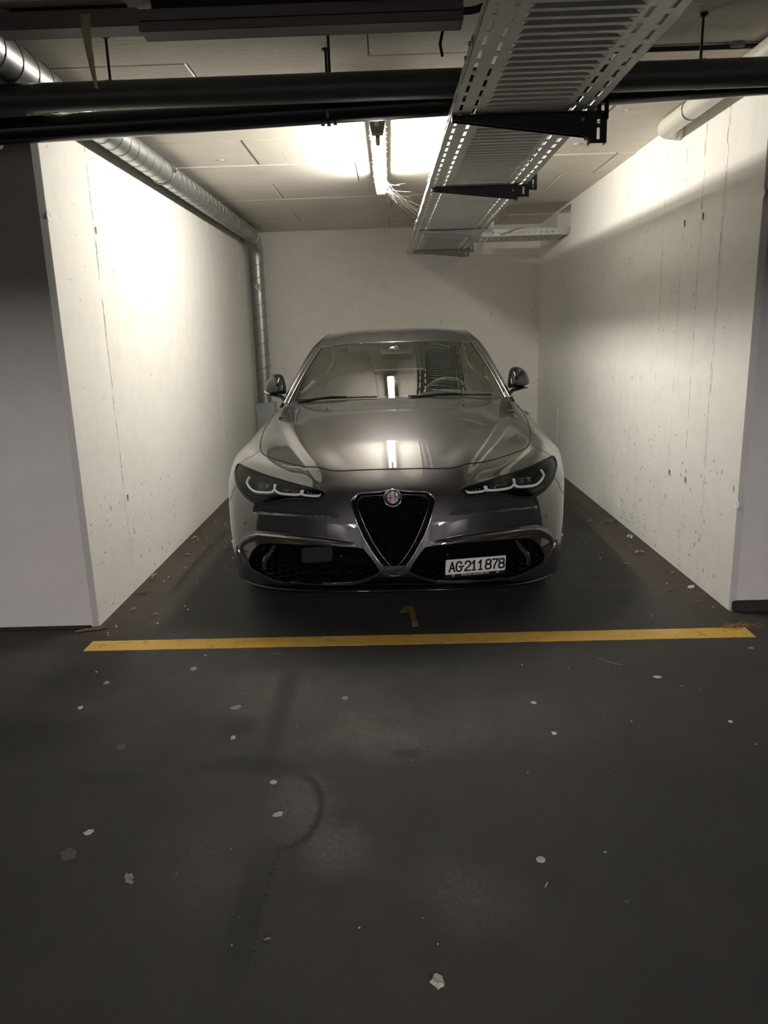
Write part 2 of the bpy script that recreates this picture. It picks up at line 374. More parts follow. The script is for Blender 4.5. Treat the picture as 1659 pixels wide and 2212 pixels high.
LX = -.034
lamp = empty('ceiling_lamp', (LX, 4.80, 2.40), 'lit fluorescent tube lamp hung lengthwise under the ceiling over the car', 'lamp')
b = MB(); b.tube([(0, -.76, 0), (0, .80, 0)], .030, 20); b.build('tube', emit('lamp_glow', (1, .955, .85), BAY_LAMP), lamp)
b = MB(); b.box(-.040, .040, -.77, .81, .022, .060, .004); b.build('housing', M_LAMPGREY, lamp)
for s, y0 in ((-1, -.765), (1, .805)):
    b = MB(); q = [(-.042, .036), (.042, .036), (.036, 0), (.028, -.036), (-.028, -.036), (-.036, 0)]
    b.prism(q, (0, y0, 0), (1, 0, 0), (0, 0, 1), (0, s, 0), .05 if s < 0 else .03).build('end_cap', M_LAMPGREY, lamp)
    b = MB(); b.box(-.012, .012, y0-.012, y0+.012, .05, .112); b.build('hanger', M_GREYST, lamp)
b = MB(); b.box(-.012, .012, -.775, -.60, -.046, -.03, .004); b.build('clip', simple('lamp_clip', (.25, .2, .19), .5), lamp)
b = MB(); b.tube([(-.002, -.80, .0), (-.004, -.86, .02), (-.006, -.90, .06), (-.006, -.91, .107)], .011, 10); b.build('conduit', M_CREAM, lamp)
# aisle lamps: same fittings behind and beside the camera
def aisle_lamp(x, y, rot, lab, k):
    o = empty('aisle_lamp', (x, y, 2.42), lab, 'lamp'); o.rotation_euler = (0, 0, rot)
    b = MB(); b.tube([(0, -.75, 0), (0, .75, 0)], .03, 14); b.build('tube', emit('aisle_glow', (1, .94, .92), k), o)
    b = MB(); b.box(-.04, .04, -.78, .78, .028, .09, .004); b.build('housing', M_LAMPGREY, o)
for x_, k_ in ((-3.6, .9), (-.2, 1.0), (3.3, 1.0)):
    aisle_lamp(x_, -6.0, 0, 'lit tube lamp in the bay opposite, behind the viewpoint, %s' % ('left' if x_ < -1 else 'middle' if x_ < 1 else 'right'), AISLE_LAMP*k_)

# ---------------------------------------------------------------- spiral duct, left
DX, DZ, DR = -1.402, 2.432, .071
duct = empty('ventilation_duct', (DX, 8.28, 0), 'spiral-seamed galvanised duct along left wall turning down the back corner', 'duct')
L = lambda p: (p[0]-DX, p[1]-8.28, p[2])
pts = [(DX, y, DZ) for y in (-1.0, 1, 3, 5, 7, 8.08)]
b = MB(); b.tube([L(p) for p in pts], DR, 32); b.build('horizontal_run', M_GALV, duct)
el = [(DX, 8.08+.2*math.sin(a), DZ-.2+.2*math.cos(a)) for a in [i*math.pi/2/8 for i in range(9)]]
b = MB(); b.tube([L(p) for p in el], DR*1.03, 32); b.build('elbow', M_GALV, duct)
b = MB(); b.tube([(0, 0, DZ-.2), (0, 0, .70)], DR*.97, 32); b.build('vertical_run', M_GALV, duct)
def spiral(p0, p1, r, pitch, name='spiral_seam'):
    p0, p1 = Vector(p0), Vector(p1); ax = (p1-p0).normalized(); Ln = (p1-p0).length; u = ax.orthogonal().normalized(); w_ = ax.cross(u)
    N = int(Ln/pitch*20); q = [p0+ax*(Ln*i/N)+(u*math.cos(2*math.pi*i/20)+w_*math.sin(2*math.pi*i/20))*(r+.0008) for i in range(N+1)]
    b = MB(); b.tube(q, .0032, 5, smooth=True); return b.build(name, M_GREYST, duct)
spiral(L((DX, 1.2, DZ)), L((DX, 8.06, DZ)), DR, .13)
spiral((0, 0, .72), (0, 0, DZ-.22), DR*.97, .135)
for y in (8.06,): b = MB(); b.tube([L((DX, y, DZ)), L((DX, y+.03, DZ))], DR*1.08, 32); b.build('collar', M_GALV, duct)
for z in (1.99, 1.88, DZ-.21): b = MB(); b.tube([(0, 0, z), (0, 0, z-.012)], DR*1.05, 32); b.build('collar', M_GALV, duct)
b = MB(); b.lathe([(0, .012), (.03, .012), (.036, .006), (.036, -.01)], (.005, -DR, 1.935), (0.05, -1, 0), 8, False); b.build('inspection_cap', M_CREAM, duct)
b = MB(); b.lathe([(0, .02), (.006, .02), (.007, .011)], (.005, -DR, 1.935), (0.05, -1, 0), 8, False); b.build('cap_screw', M_DARKST, duct)
for y in (4.98, 2.75):
    b = MB(); b.tube([L((DX+(DR+.004)*math.cos(a), y, DZ+(DR+.004)*math.sin(a))) for a in [i*2*math.pi/28 for i in range(28)]], .006, 6, closed=True)
    b.box(*[DR-.004, DR+.026], y-8.28-.012, y-8.28+.012, DZ-.006, DZ+.006); b.cyl(L((DX+DR+.018, y, DZ-.014)), L((DX+DR+.018, y, DZ+.016)), .006, 8)
    b.cyl(L((DX, y, DZ+DR)), L((DX, y, ZC)), .005, 8); b.build('pipe_clamp', M_GREYST, duct)
b = MB(); b.box(-.103, .103, -.10, .10, .0, .70, .004); b.build('boot', M_GALV, duct)
b = MB(); b.box(-.106, .106, -.106, .106, .69, .703); b.build('boot_flange', M_GALV, duct)

# ---------------------------------------------------------------- pipes across the opening
def rod(parent, x, y, z0, o, label='hanger_rod'):
    b = MB(); b.cyl((x-o[0], y-o[1], z0-o[2]), (x-o[0], y-o[1], ZC-o[2]), .0055, 8); b.lathe([(0, 0), (.016, 0), (.018, -.004), (.018, -.006), (.012, -.010), (.0056, -.012)], (x-o[0], y-o[1], ZC-o[2]), (0, 0, 1), 10)
    return b.build('hanger_rod', M_RODM, parent)
GY, GZ = 3.08, 2.307
pipe = empty('grey_pipe', (0, GY, GZ), 'thick matt grey pipe spanning the bay opening, hung on thin rods', 'pipe')
b = MB(); b.tube([(-3.4, 0, 0), (3.4, 0, 0)], .050, 28); b.build('barrel', M_PVC, pipe)
for x, y in ((-1.03, GY), (-.20, GY), (1.19, GY)): rod(pipe, x, y, GZ+.05, (0, GY, GZ))
for x in (-1.03, 1.19): 
    b = MB(); b.tube([(x-.012, 0, 0), (x+.012, 0, 0)],   .0515, 28); b.build('pipe_clip', M_PVC, pipe)
BY = 3.285
drain = empty('black_pipe', (0, BY, 2.292), 'glossy black drain pipe sloping across the opening behind the grey pipe', 'pipe')
zz = lambda x: .028*x
b = MB(); b.tube([(-3.3, 0, zz(-3.3)), (3.3, 0, zz(3.3))], .05, 28); b.build('barrel', M_BLK, drain)
b = MB()
for dx, r in ((-.03, .058), (-.006, .06), (.02, .056)): b.tube([(-.225+dx, 0, zz(-.225)), (-.225+dx+.014, 0, zz(-.225))], r, 28)
b.build('coupling', M_BLK, drain)
b = MB(); b.cyl((-.225, -.052, zz(-.2)+.0), (-.225, -.052, zz(-.2)-.04), .006, 8); b.build('coupling_bolt', M_GREYST, drain)
rod(drain, -.225, BY, 2.292+.04, (0, BY, 2.292))
b = MB()
for dx in (0, .05, .1): b.tube([(-1.72+dx, 0, zz(-1.7)), (-1.72+dx+.03, 0, zz(-1.7))], .062, 28)
b.build('coupling', M_BLK, drain)
b = MB(); b.tube([(-1.58+.0, -.05, zz(-1.58)-.035), (-1.56, -.058, zz(-1.58)-.05), (-1.60, -.05, zz(-1.58)-.055), (-1.63, -.045, zz(-1.58)-.045)], .008, 8); b.box(-1.70, -1.64, -.08, -.04, zz(-1.6)-.11, zz(-1.6)-.06, .004)
b.build('strap_buckle', M_GALV, drain)

# cream pipe along the right wall, elbow into the wall
cp = empty('cream_pipe', (1.555, 4.52, 2.453), 'cream plastic pipe along the right wall, its elbow entering the concrete', 'pipe')
b = MB(); pl = [(0, -7, 0), (0, -3, 0), (0, -.09, 0)]+[(.07-.07*math.cos(a), -.09+.07*math.sin(a), 0) for a in [i*math.pi/2/7 for i in range(1, 8)]]+[(.101, -.02, 0)]
b.tube(pl, .049, 26); b.build('barrel', M_CREAM, cp)
b = MB(); b.tube([(.072, -.02, 0), (.094, -.02, 0)], .053, 26); b.build('socket_collar', M_CREAM, cp)
for y_ in (-.42, -1.9):
    b = MB(); b.tube([(.0505*math.cos(a), y_, .0505*math.sin(a)) for a in [i*2*math.pi/22 for i in range(22)]], .004, 6, closed=True); b.box(-.008, .008, y_-.008, y_+.008, .045, .0568); b.build('pipe_clamp', M_GREYST, cp)

# ceiling trunking, unlit, with end cable
tr = empty('cable_trunking', (-.27, 2.82, 2.45), 'long grey boxed trunking fixed under the ceiling in front of the pipes', 'trunking')
b = MB(); b.box(-.545, .545, -.045, .045, -.045, .024, .004); b.build('cover', M_TRUNK, tr)
b = MB(); b.box(-.54, .54, -.047, -.04, -.016, -.012); b.build('cover_groove', M_DARKST, tr)
b = MB(); b.box(-.5, .5, -.03, .03, .02, .0595); b.build('mount', M_DARKST, tr)
b = MB(); b.tube([(.53, -.01, -.005), (.57, -.01, -.005), (.60, -.01, .0), (.66, .0, .03), (.72, .02, .05)], .012, 10); b.build('cable_plug', simple('dark_violet_plug', (.03, .02, .035), .4), tr)
t2 = empty('cable_trunking', (-1.06, 2.85, 2.475), 'shorter grey trunking joining the longer one at its left end', 'trunking')
b = MB(); b.box(-.262, .243, -.05, .045, -.040, .015, .004); b.build('cover', M_TRUNK, t2)
b = MB(); b.box(-.2, .2, -.03, .03, .012, .0345); b.build('mount', M_DARKST, t2)
cb = MB(); cb.tube([(-.10, 2.745, 2.500), (-.08, 2.74, 2.475), (-.02, 2.735, 2.468), (.15, 2.73, 2.478), (.32, 2.72, 2.49), (.45, 2.70, 2.5)], .008, 8)
tag(cb.build('loose_cable', M_BLK), 'loose black cable sagging over the long grey trunking', 'cable')
# yellowed strip of tape hanging from the trunking
v = []; f = []
for i in range(16):
    s = i/15; a = .25+2.2*s; wdt = .0175*(1-.62*s); c = Vector((-.988+.012*s, 2.768-.012*math.sin(3*s), 2.462-.226*s))
    d = Vector((math.cos(a*.45), math.sin(a*.45), 0)); v += [c-d*wdt, c+d*wdt]
    if i: f.append((2*i-2, 2*i-1, 2*i+1, 2*i))
o = pym('tape_strip', v, f, simple('yellowed_tape', (.50, .46, .27), .6, grain=.08), smooth=True)
md = o.modifiers.new('thick', 'SOLIDIFY'); md.thickness = .002
tag(o, 'yellowed twisted strip of tape hanging in front of the grey pipe', 'tape')
# conduit on the ceiling to the right of the tray
cd = empty('ceiling_conduit', (1.25, 3.39, 2.497), 'thin dark conduit clipped to the ceiling right of the cable tray', 'conduit')
b = MB(); b.cyl((-.5, 0, 0), (.32, 0, 0), .010, 10); b.build('tube', M_RODM, cd)
b = MB(); b.box(.17, .23, -.02, .02, -.006, .014, .003); b.build('clip', M_GREYST, cd)
# little hook loop by the tray
b = MB(); b.tube([(.255, 3.02, 2.50), (.225, 3.03, 2.47), (.215, 3.05, 2.43), (.225, 3.08, 2.40)], .006, 8)
tag(b.build('wire_hook', M_BLK), 'short black wire hook drooping beside the cable tray', 'hook')

# ---------------------------------------------------------------- cable tray
TZ = 2.222; TY0, TY1 = .2, 8.39
tl = lambda y: .276-(y-2.2)*.0115
trr = lambda y: .824+.0*(y-2.2)
tray = empty('cable_tray', (.54, 5, TZ), 'long perforated steel cable tray running over the car to the back wall', 'tray')
def tx(s, y): return tl(y)+(trr(y)-tl(y))*s-.54
def quad(m, s0, s1, y0, y1, z=0): m.add([(tx(s0, y0), y0-5, z), (tx(s1, y0), y0-5, z), (tx(s1, y1), y1-5, z), (tx(s0, y1), y1-5, z)], [(0, 1, 2, 3)])
P = .0545                      # pitch of the pressed cross grooves
bot = MB()
nP = int((TY1-TY0)/P)
def q4(a, c, ya, yb, za, zb): bot.add([(tx(a, ya), ya-5, za), (tx(c, ya), ya-5, za), (tx(c, yb), yb-5, zb), (tx(a, yb), yb-5, zb)], [(0, 1, 2, 3)])
LC = {.0395: (.066, 0), .135: (.160, 1), .812: (.845, 1), .912: (.945, 0)}
strips = [(0, .0395), (.066, .135), (.160, .215), (.785, .812), (.845, .912), (.945, 1)]
for i in range(nP):
    y = TY0+i*P
    for a, c in strips: q4(a, c, y, y+P, 0, 0)
    for a, (c, ph) in LC.items():                              # slots running along the tray, rims turned up
        if (i+ph) % 2: q4(a, c, y+.022, y+P, 0, 0) if False else q4(a, c, y+.030, y+P, 0, 0)
        else: q4(a, c, y, y+.012, 0, 0)
        if (i+ph) % 2 == 0:
            for e_, w_ in ((a, .004), (c, -.004)):
                bot.add([(tx(e_, y+.012), y+.012-5, 0), (tx(e_, y+P+.030), y+P+.030-5, 0), (tx(e_+w_*.3, y+P+.030), y+P+.030-5, .004), (tx(e_+w_*.3, y+.012), y+.012-5, .004)], [(0, 1, 2, 3)])
    a, c = .215, .785                                          # pressed groove with three slots in its floor
    q4(a, c, y, y+.022, 0, 0)
    bot.add([(tx(a, y+.022), y+.022-5, 0), (tx(c, y+.022), y+.022-5, 0), (tx(c-.03, y+.031), y+.031-5, .008), (tx(a+.03, y+.031), y+.031-5, .008)], [(0, 1, 2, 3)])
    q4(a+.03, c-.03, y+.031, y+.037, .008, .008)
    for b0, b1 in ((.245, .262), (.405, .432), (.575, .602), (.738, .755)): q4(b0, b1, y+.037, y+.045, .008, .008)
    bot.add([(tx(a+.03, y+.045), y+.045-5, .008), (tx(c-.03, y+.045), y+.045-5, .008), (tx(c, y+P), y+P-5, 0), (tx(a, y+P), y+P-5, 0)], [(0, 1, 2, 3)])
    for e_, i_ in ((a, a+.03), (c, c-.03)):
        bot.add([(tx(e_, y+.022), y+.022-5, 0), (tx(i_, y+.031), y+.031-5, .008), (tx(i_, y+.045), y+.045-5, .008), (tx(e_, y+P), y+P-5, 0)], [(0, 1, 2, 3)])
o = bot.build('perforated_base', M_TRAY, tray); md = o.modifiers.new('thick', 'SOLIDIFY'); md.thickness = .0016; md.offset = 1
for s, nm in ((0, 'flange'), (1, 'flange')):
    m = MB(); d = -1 if s == 0 else 1
    for i in range(nP//2):
        y0, y1 = TY0+2*P*i, TY0+2*P*(i+1); x0, x1 = tx(s, y0), tx(s, y1); e0 = .022
        for (za, zb, ya, yb) in ((0, .010, 0, 1), (.010, .018, 0, .25), (.010, .018, .75, 1), (.018, .030, 0, 1)):
            A = lambda q: (x0+(x1-x0)*q, y0+(y1-y0)*q-5)
            (xa, ya_), (xb, yb_) = A(ya), A(yb)
            m.add([(xa, ya_, za), (xb, yb_, za), (xb, yb_, zb), (xa, ya_, zb)], [(0, 1, 2, 3)])
        m.add([(x0, y0-5, .030), (x1, y1-5, .030), (x1-d*.012, y1-5, .0315), (x0-d*.012, y0-5, .0315)], [(0, 1, 2, 3)])
    o = m.build(nm, M_TRAY, tray); md = o.modifiers.new('thick', 'SOLIDIFY'); md.thickness = .0016
# joint plates and screws where lengths meet
for y in (2.55, 4.45, 6.1):
    m = MB(); m.box(tx(0, y)-.004, tx(0, y), y-5-.09, y-5+.09, .004, .027)
    for dy in (-.06, .06): m.cyl((tx(0, y)-.012, y-5+dy, .015), (tx(0, y)-.003, y-5+dy, .015), .007, 6)
    m.build('joint_plate', M_GALV, tray)
def bracket(y, mat, zb, xr_, lab, slots=True, x0=.27, th=.085):
    """slotted hanger channel down from the ceiling with a tapering cantilever arm"""
    o = empty('tray_bracket', (xr_, y, TZ), lab, 'bracket')
    t_ = -.005
    arm = MB(); Lx = x0-xr_
    prof = [(-.07, t_), (Lx, t_), (Lx, t_-.018), (-.07, t_-th)]
    arm.prism(prof, (0, -.019, 0), (1, 0, 0), (0, 0, 1), (0, 1, 0), .003)
    arm.prism(prof, (0, .016, 0), (1, 0, 0), (0, 0, 1), (0, 1, 0), .003)
    arm.box(Lx, -.07, -.019, .019, t_-.003, t_); arm.box(Lx-.003, Lx, -.019, .019, t_-.018, t_)
    arm.build('arm', mat, o)
    pl = MB(); pl.box(-.078, -.066, -.024, .024, t_-th-.006, t_+.002, .001); pl.build('end_plate', mat, o)
    for dx, dz in ((-.095, -.035),): 
        q = MB(); q.cyl((dx, -.0225, dz), (dx, -.018, dz), .006, 10); q.build('bolt', M_GALV, o)
    # channel: two flanges and a slotted web facing the aisle; it steps outside the tray edge on its way up
    ch = MB(); zt = ZC-TZ; zl = zb-TZ; zm = -.006
    def chan(x0_, x1_, za, zc):
        ch.box(x0_, x0_+.004, -.02, .02, za, zc); ch.box(x1_-.004, x1_, -.02, .02, za, zc); wm = (x0_+x1_)/2
        ch.box(x0_+.004, wm-.006, -.02, -.017, za, zc); ch.box(wm+.006, x1_-.004, -.02, -.017, za, zc)
        for i in range(int((zc-za)/.056)+1):
            z0_ = za+i*.056; ch.box(wm-.006, wm+.006, -.02, -.017, z0_, min(z0_+.014, zc))
    chan(-.066, 0, zl, zm); xo = .831-xr_; chan(xo, xo+.046, zm-.03, zt); ch.box(min(-.066, xo), max(0, xo+.046), -.016, .02, zm-.004, zm)
    ch.build('channel', mat, o)
    hp = MB(); hp.box(xo-.02, xo+.066, -.05, .05, zt-.006, zt); hp.build('ceiling_plate', mat, o)
    return o
bracket(3.18, M_DARKST, 2.100, .872, 'black tray bracket with slotted channel, nearest the aisle, before the grey pipe', th=.09)  # brackets differ in tone: two dark, one pale, one dull grey
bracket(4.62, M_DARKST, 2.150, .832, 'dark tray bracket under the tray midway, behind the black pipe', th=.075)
bracket(6.44, M_GALV, 2.186, .815, 'pale zinc tray bracket where the branch tray turns off', th=.06)
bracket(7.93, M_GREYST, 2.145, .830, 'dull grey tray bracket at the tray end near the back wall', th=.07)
# branch tray to the opening in the right wall
br = empty('branch_tray', (1.2, 7.36, 2.24), 'short perforated branch tray crossing into the opening in the right wall', 'tray')
b = MB(); X0, X1 = .84-1.2, 1.76-1.2; Y0, Y1 = -.215, .215
n_ = 17; sw = (X1-X0)/n_
for i in range(n_):
    a = X0+i*sw
    b.add([(a, Y0, 0), (a+sw, Y0, 0), (a+sw, Y0+.10, 0), (a, Y0+.10, 0)], [(0, 1, 2, 3)]); b.add([(a, Y1-.10, 0), (a+sw, Y1-.10, 0), (a+sw, Y1, 0), (a, Y1, 0)], [(0, 1, 2, 3)])
    b.add([(a, Y0+.10, 0), (a+sw*.62, Y0+.10, 0), (a+sw*.62, Y1-.10, 0), (a, Y1-.10, 0)], [(0, 1, 2, 3)])
o = b.build('perforated_base', M_TRAY, br); md = o.modifiers.new('thick', 'SOLIDIFY'); md.thickness = .0016
for y in (Y0, Y1):
    b = MB()
    for i in range(n_):
        a = X0+i*sw
        for xa, xb, za, zb in ((a, a+sw, 0, .018), (a, a+sw*.3, .018, .032), (a+sw*.62, a+sw, .018, .032), (a, a+sw, .032, .06)): b.add([(xa, y, za), (xb, y, za), (xb, y, zb), (xa, y, zb)], [(0, 1, 2, 3)])
    o = b.build('flange', M_TRAY, br); md = o.modifiers.new('thick', 'SOLIDIFY'); md.thickness = .0016
b = MB(); b.box(X0-.01, X0+.12, Y0-.006, Y0-.001, .004, .05); b.cyl((X0+.03, Y0-.012, .022), (X0+.03, Y0-.002, .022), .006, 8); b.cyl((X0+.08, Y0-.012, .022), (X0+.08, Y0-.002, .022), .006, 8); b.build('joint_plate', M_GALV, br)
b = MB(); b.tube([(X0+.2, Y0-.012, .01), (X0+.26, Y0-.015, .03), (X0+.34, Y0-.01, .056), (X0+.42, Y0+.03, .066)], .006, 6)
b.build('cable_end', simple('sand_cable', (.32, .29, .18), .6), br)
# strands of cobweb between lamp end and tray
rnd = random.Random(5); b = MB()
for i in range(34):
    a = Vector((LX+rnd.uniform(0, .05), 5.58+rnd.uniform(-.12, .04), 2.40+rnd.uniform(-.03, .04))); t_ = rnd.random()
    c = Vector((.07+.11*t_+rnd.uniform(-.06, .03), 5.6+rnd.uniform(-.2, .5), 2.30+rnd.uniform(-.03, .1)))
    if i % 3 == 0: c = Vector((tl(5.6)-.006, 5.6+rnd.uniform(-.2, .5), TZ+.03))
    m = (a+c)/2+Vector((0, 0, -rnd.uniform(.0, .03)))
    b.tube([a, (a*3+c)/4+Vector((0, 0, -.006)), m, (a+c*3)/4+Vector((0, 0, -.006)), c], rnd.uniform(.0003, .0008), 3, False)
for i in range(150):
    y = rnd.uniform(4.06, 5.6); s = rnd.choice((-1, 1)); a = Vector((LX+s*.034, y, 2.425)); c = a+Vector((s*rnd.uniform(.004, .016), rnd.uniform(-.02, .02), rnd.uniform(-.015, .02)))
    b.tube([a, c], .0007, 3, False)
o = b.build('cobweb', simple('dusty_web', (.55, .52, .45), .8)); tag(o, 'dusty cobweb strands between the lit lamp end and cable tray', 'cobweb', kind='stuff')

# ================================================================ the car
# body coordinates: x across, y back from the nose, z up; CAR turns and places it in the bay
CAR = empty('car', (-.008, 3.335, 0), 'dark grey metallic saloon with V-shaped black grille, parked nose out between white walls', 'car')
CAR.rotation_euler = (0, 0, -math.radians(1.4))

def paint():
    t = NT('dark_grey_metallic_paint'); co = t.coord()
    vo = t.n('ShaderNodeTexVoronoi'); vo.inputs['Scale'].default_value = 1400; t.l(co, vo.inputs['Vector'])
    sp = t.n('ShaderNodeSeparateColor'); t.l(vo.outputs['Color'], sp.inputs[0])
    col = t.mix(sp.outputs[0], (.042, .039, .040), (.066, .062, .064))
    return t.set(Base_Color=col, Metallic=.75, Roughness=.43, Coat_Weight=1.0, Coat_Roughness=.012, Coat_IOR=1.85)
M_PAINT = paint()
M_GLOSS = simple('gloss_black', (.006, .006, .0065), .10, grain=.02)
M_MATT = simple('matt_black', (.006, .006, .006), .6, grain=.08, Specular_IOR_Level=.25)
M_RUB = simple('rubber', (.014, .014, .014), .75, grain=.1)
M_CHROME = simple('dark_chrome', (.55, .55, .56), .14, 1.0, grain=.02)
M_TRIM = simple('satin_trim', (.30, .29, .29), .22, 1.0, grain=.02)
M_GUIDE = simple('light_guide', (.93, .93, .92), .22, 0., grain=.02, Coat_Weight=.8)
M_LENSG = simple('projector_glass', (.02, .02, .022), .03, grain=.01, Coat_Weight=1.0)
M_BEAD = simple('bright_facet', (.85, .86, .88), .08, 1.0, grain=.02)
M_ALLOY = simple('dark_alloy', (.10, .10, .105), .3, .9, grain=.04)
M_MESH = simple('grille_black', (.006, .006, .0062), .20, grain=.02, Specular_IOR_Level=.6)
M_CABIN = simple('cabin_black', (.022, .022, .021), .7, grain=.1)
M_SEAT = simple('seat_leather', (.008, .008, .0078), .45, grain=.1)
M_DASH = simple('dash_top', (.13, .14, .135), .6, grain=.1)
M_WHITE = simple('plate_white', (.72, .71, .68), .45, grain=.02)
M_INK = simple('plate_black', (.008, .008, .008), .4, grain=.02)
def glass(name, tint, refl=1.0):
    """thin pane: clear tinted pass-through plus a Fresnel mirror layer"""
    t = NT(name); nt = t.t; out = nt.nodes['Material Output']
    tr = t.n('ShaderNodeBsdfTransparent'); tr.inputs[0].default_value = (*tint, 1)
    gl = t.n('ShaderNodeBsdfGlossy'); gl.inputs['Roughness'].default_value = .005
    nz = t.noise(t.coord(), 6, 3); t.l(t.mix(nz, (.9, .93, .9), (1, 1, 1)), gl.inputs[0])
    fr = t.n('ShaderNodeFresnel'); fr.inputs['IOR'].default_value = 1.52
    mx = t.n('ShaderNodeMixShader'); f2 = t.math('MINIMUM', t.math('MULTIPLY', fr.outputs[0], refl), 1.0)
    t.l(f2, mx.inputs[0]); t.l(tr.outputs[0], mx.inputs[1]); t.l(gl.outputs[0], mx.inputs[2]); t.l(mx.outputs[0], out.inputs[0])
    return t.m
M_WS = glass('windscreen_glass', (.50, .56, .52), 3.0)
M_RW = glass('rear_glass', (.90, .96, .91), .8)
M_LENS = glass('headlamp_lens', (.97, .98, .98), .38)

ROWS = np.array([[[0.0,0.09,0.2],[0.2,0.095,0.195],[0.4,0.13,0.175],[0.6,0.2,0.16],[0.73,0.28,0.15],[0.81,0.355,0.145],[0.855,0.43,0.15],[0.88,0.54,0.17],[0.895,0.68,0.19],[0.9,0.85,0.2]],[[0.0,0.003,0.275],[0.2,0.012,0.275],[0.4,0.055,0.27],[0.6,0.14,0.265],[0.735,0.235,0.26],[0.825,0.33,0.26],[0.87,0.43,0.265],[0.9,0.55,0.28],[0.918,0.7,0.29],[0.925,0.88,0.3]],[[0.0,0.006,0.42],[0.2,0.016,0.42],[0.4,0.06,0.415],[0.6,0.145,0.41],[0.74,0.24,0.41],[0.83,0.335,0.41],[0.88,0.44,0.41],[0.912,0.57,0.42],[0.93,0.73,0.42],[0.935,0.9,0.42]],[[0.0,0.03,0.54],[0.2,0.04,0.54],[0.4,0.085,0.535],[0.595,0.168,0.53],[0.735,0.262,0.535],[0.83,0.36,0.535],[0.885,0.47,0.54],[0.92,0.61,0.545],[0.938,0.77,0.54],[0.94,0.95,0.53]],[[0.0,0.065,0.64],[0.19,0.075,0.64],[0.38,0.125,0.637],[0.57,0.21,0.637],[0.715,0.305,0.64],[0.82,0.41,0.645],[0.885,0.53,0.65],[0.925,0.68,0.655],[0.945,0.85,0.645],[0.945,1.02,0.6]],[[0.0,0.115,0.697],[0.18,0.125,0.698],[0.36,0.175,0.7],[0.54,0.265,0.7],[0.69,0.37,0.708],[0.8,0.49,0.715],[0.864,0.62,0.723],[0.91,0.78,0.72],[0.948,0.95,0.715],[0.95,1.12,0.64]],[[0.0,0.205,0.757],[0.17,0.215,0.758],[0.34,0.248,0.761],[0.51,0.332,0.766],[0.66,0.443,0.777],[0.77,0.57,0.786],[0.836,0.73,0.788],[0.89,0.9,0.775],[0.935,1.05,0.73],[0.95,1.22,0.66]],[[0.0,0.36,0.836],[0.17,0.37,0.836],[0.33,0.41,0.834],[0.49,0.5,0.829],[0.63,0.62,0.828],[0.75,0.77,0.828],[0.828,0.93,0.818],[0.89,1.07,0.785],[0.942,1.22,0.735],[0.945,1.4,0.655]],[[0.0,0.62,0.903],[0.165,0.63,0.903],[0.32,0.67,0.899],[0.48,0.75,0.893],[0.62,0.86,0.883],[0.735,0.98,0.868],[0.817,1.12,0.848],[0.887,1.23,0.802],[0.936,1.36,0.75],[0.942,1.5,0.66]],[[0.0,1.0,0.962],[0.16,1.01,0.962],[0.31,1.04,0.958],[0.46,1.1,0.95],[0.6,1.18,0.937],[0.712,1.27,0.917],[0.795,1.36,0.888],[0.88,1.42,0.829],[0.928,1.49,0.76],[0.938,1.58,0.665]],[[0.0,1.42,1.0],[0.15,1.425,1.0],[0.3,1.44,0.998],[0.44,1.47,0.994],[0.57,1.51,0.987],[0.7,1.55,0.976],[0.782,1.59,0.932],[0.862,1.61,0.855],[0.92,1.63,0.77],[0.935,1.67,0.67]]])
def ext(P):
    m = P[:, 1:2].copy(); m[..., 0] *= -1
    P = np.concatenate([m, P, 2*P[:, -1:]-P[:, -2:-1]], 1)
    return np.concatenate([2*P[:1]-P[1:2], P, 2*P[-1:]-P[-2:-1]], 0)
def bsp(t): return np.stack([(1-t)**3, 3*t**3-6*t**2+4, -3*t**3+3*t**2+3*t+1, t**3], -1)/6
class Skin:
    """smooth half-body surface through a net of points; u runs outward from the centre line, v along the body"""
    def __init__(s, P, disp=None):
        Q = P.copy(); jj, ii = np.mgrid[0:P.shape[0], 0:P.shape[1]].astype(float); s.disp = None
        for _ in range(6): s.E = ext(Q); Q = Q+.8*(P-s.raw(ii, jj)); Q[:, 0, 0] = P[:, 0, 0]
        s.E = ext(Q); s.NU, s.NV = P.shape[1]-1, P.shape[0]-1; s.disp = disp
    def raw(s, u, v):
        u = np.asarray(u, float); v = np.asarray(v, float); E = s.E; nv, nu = E.shape[0]-2, E.shape[1]-2
        iu = np.clip(np.floor(u).astype(int), 0, nu-2); iv = np.clip(np.floor(v).astype(int), 0, nv-2)
        bu = bsp(u-iu); bv = bsp(v-iv); o = 0
        for a in range(4):
            for b in range(4): o = o+(bv[..., a]*bu[..., b])[..., None]*E[iv+a, iu+b]
        return o
    def _n(s, f, u, v, h=2e-3):
        a = f(u+h, v)-f(u-h, v); b = f(u, v+h)-f(u, v-h); n = np.cross(a, b)
        return n/np.maximum(np.linalg.norm(n, axis=-1, keepdims=True), 1e-12)
    def pt(s, u, v):
        u = np.asarray(u, float); v = np.asarray(v, float); P = s.raw(u, v)
        if s.disp is None: return P
        return P+s._n(s.raw, u, v, 1e-2)*s.disp(P, u, v)[..., None]
    def nrm(s, u, v): return s._n(s.pt, np.asarray(u, float), np.asarray(v, float), 4e-3)

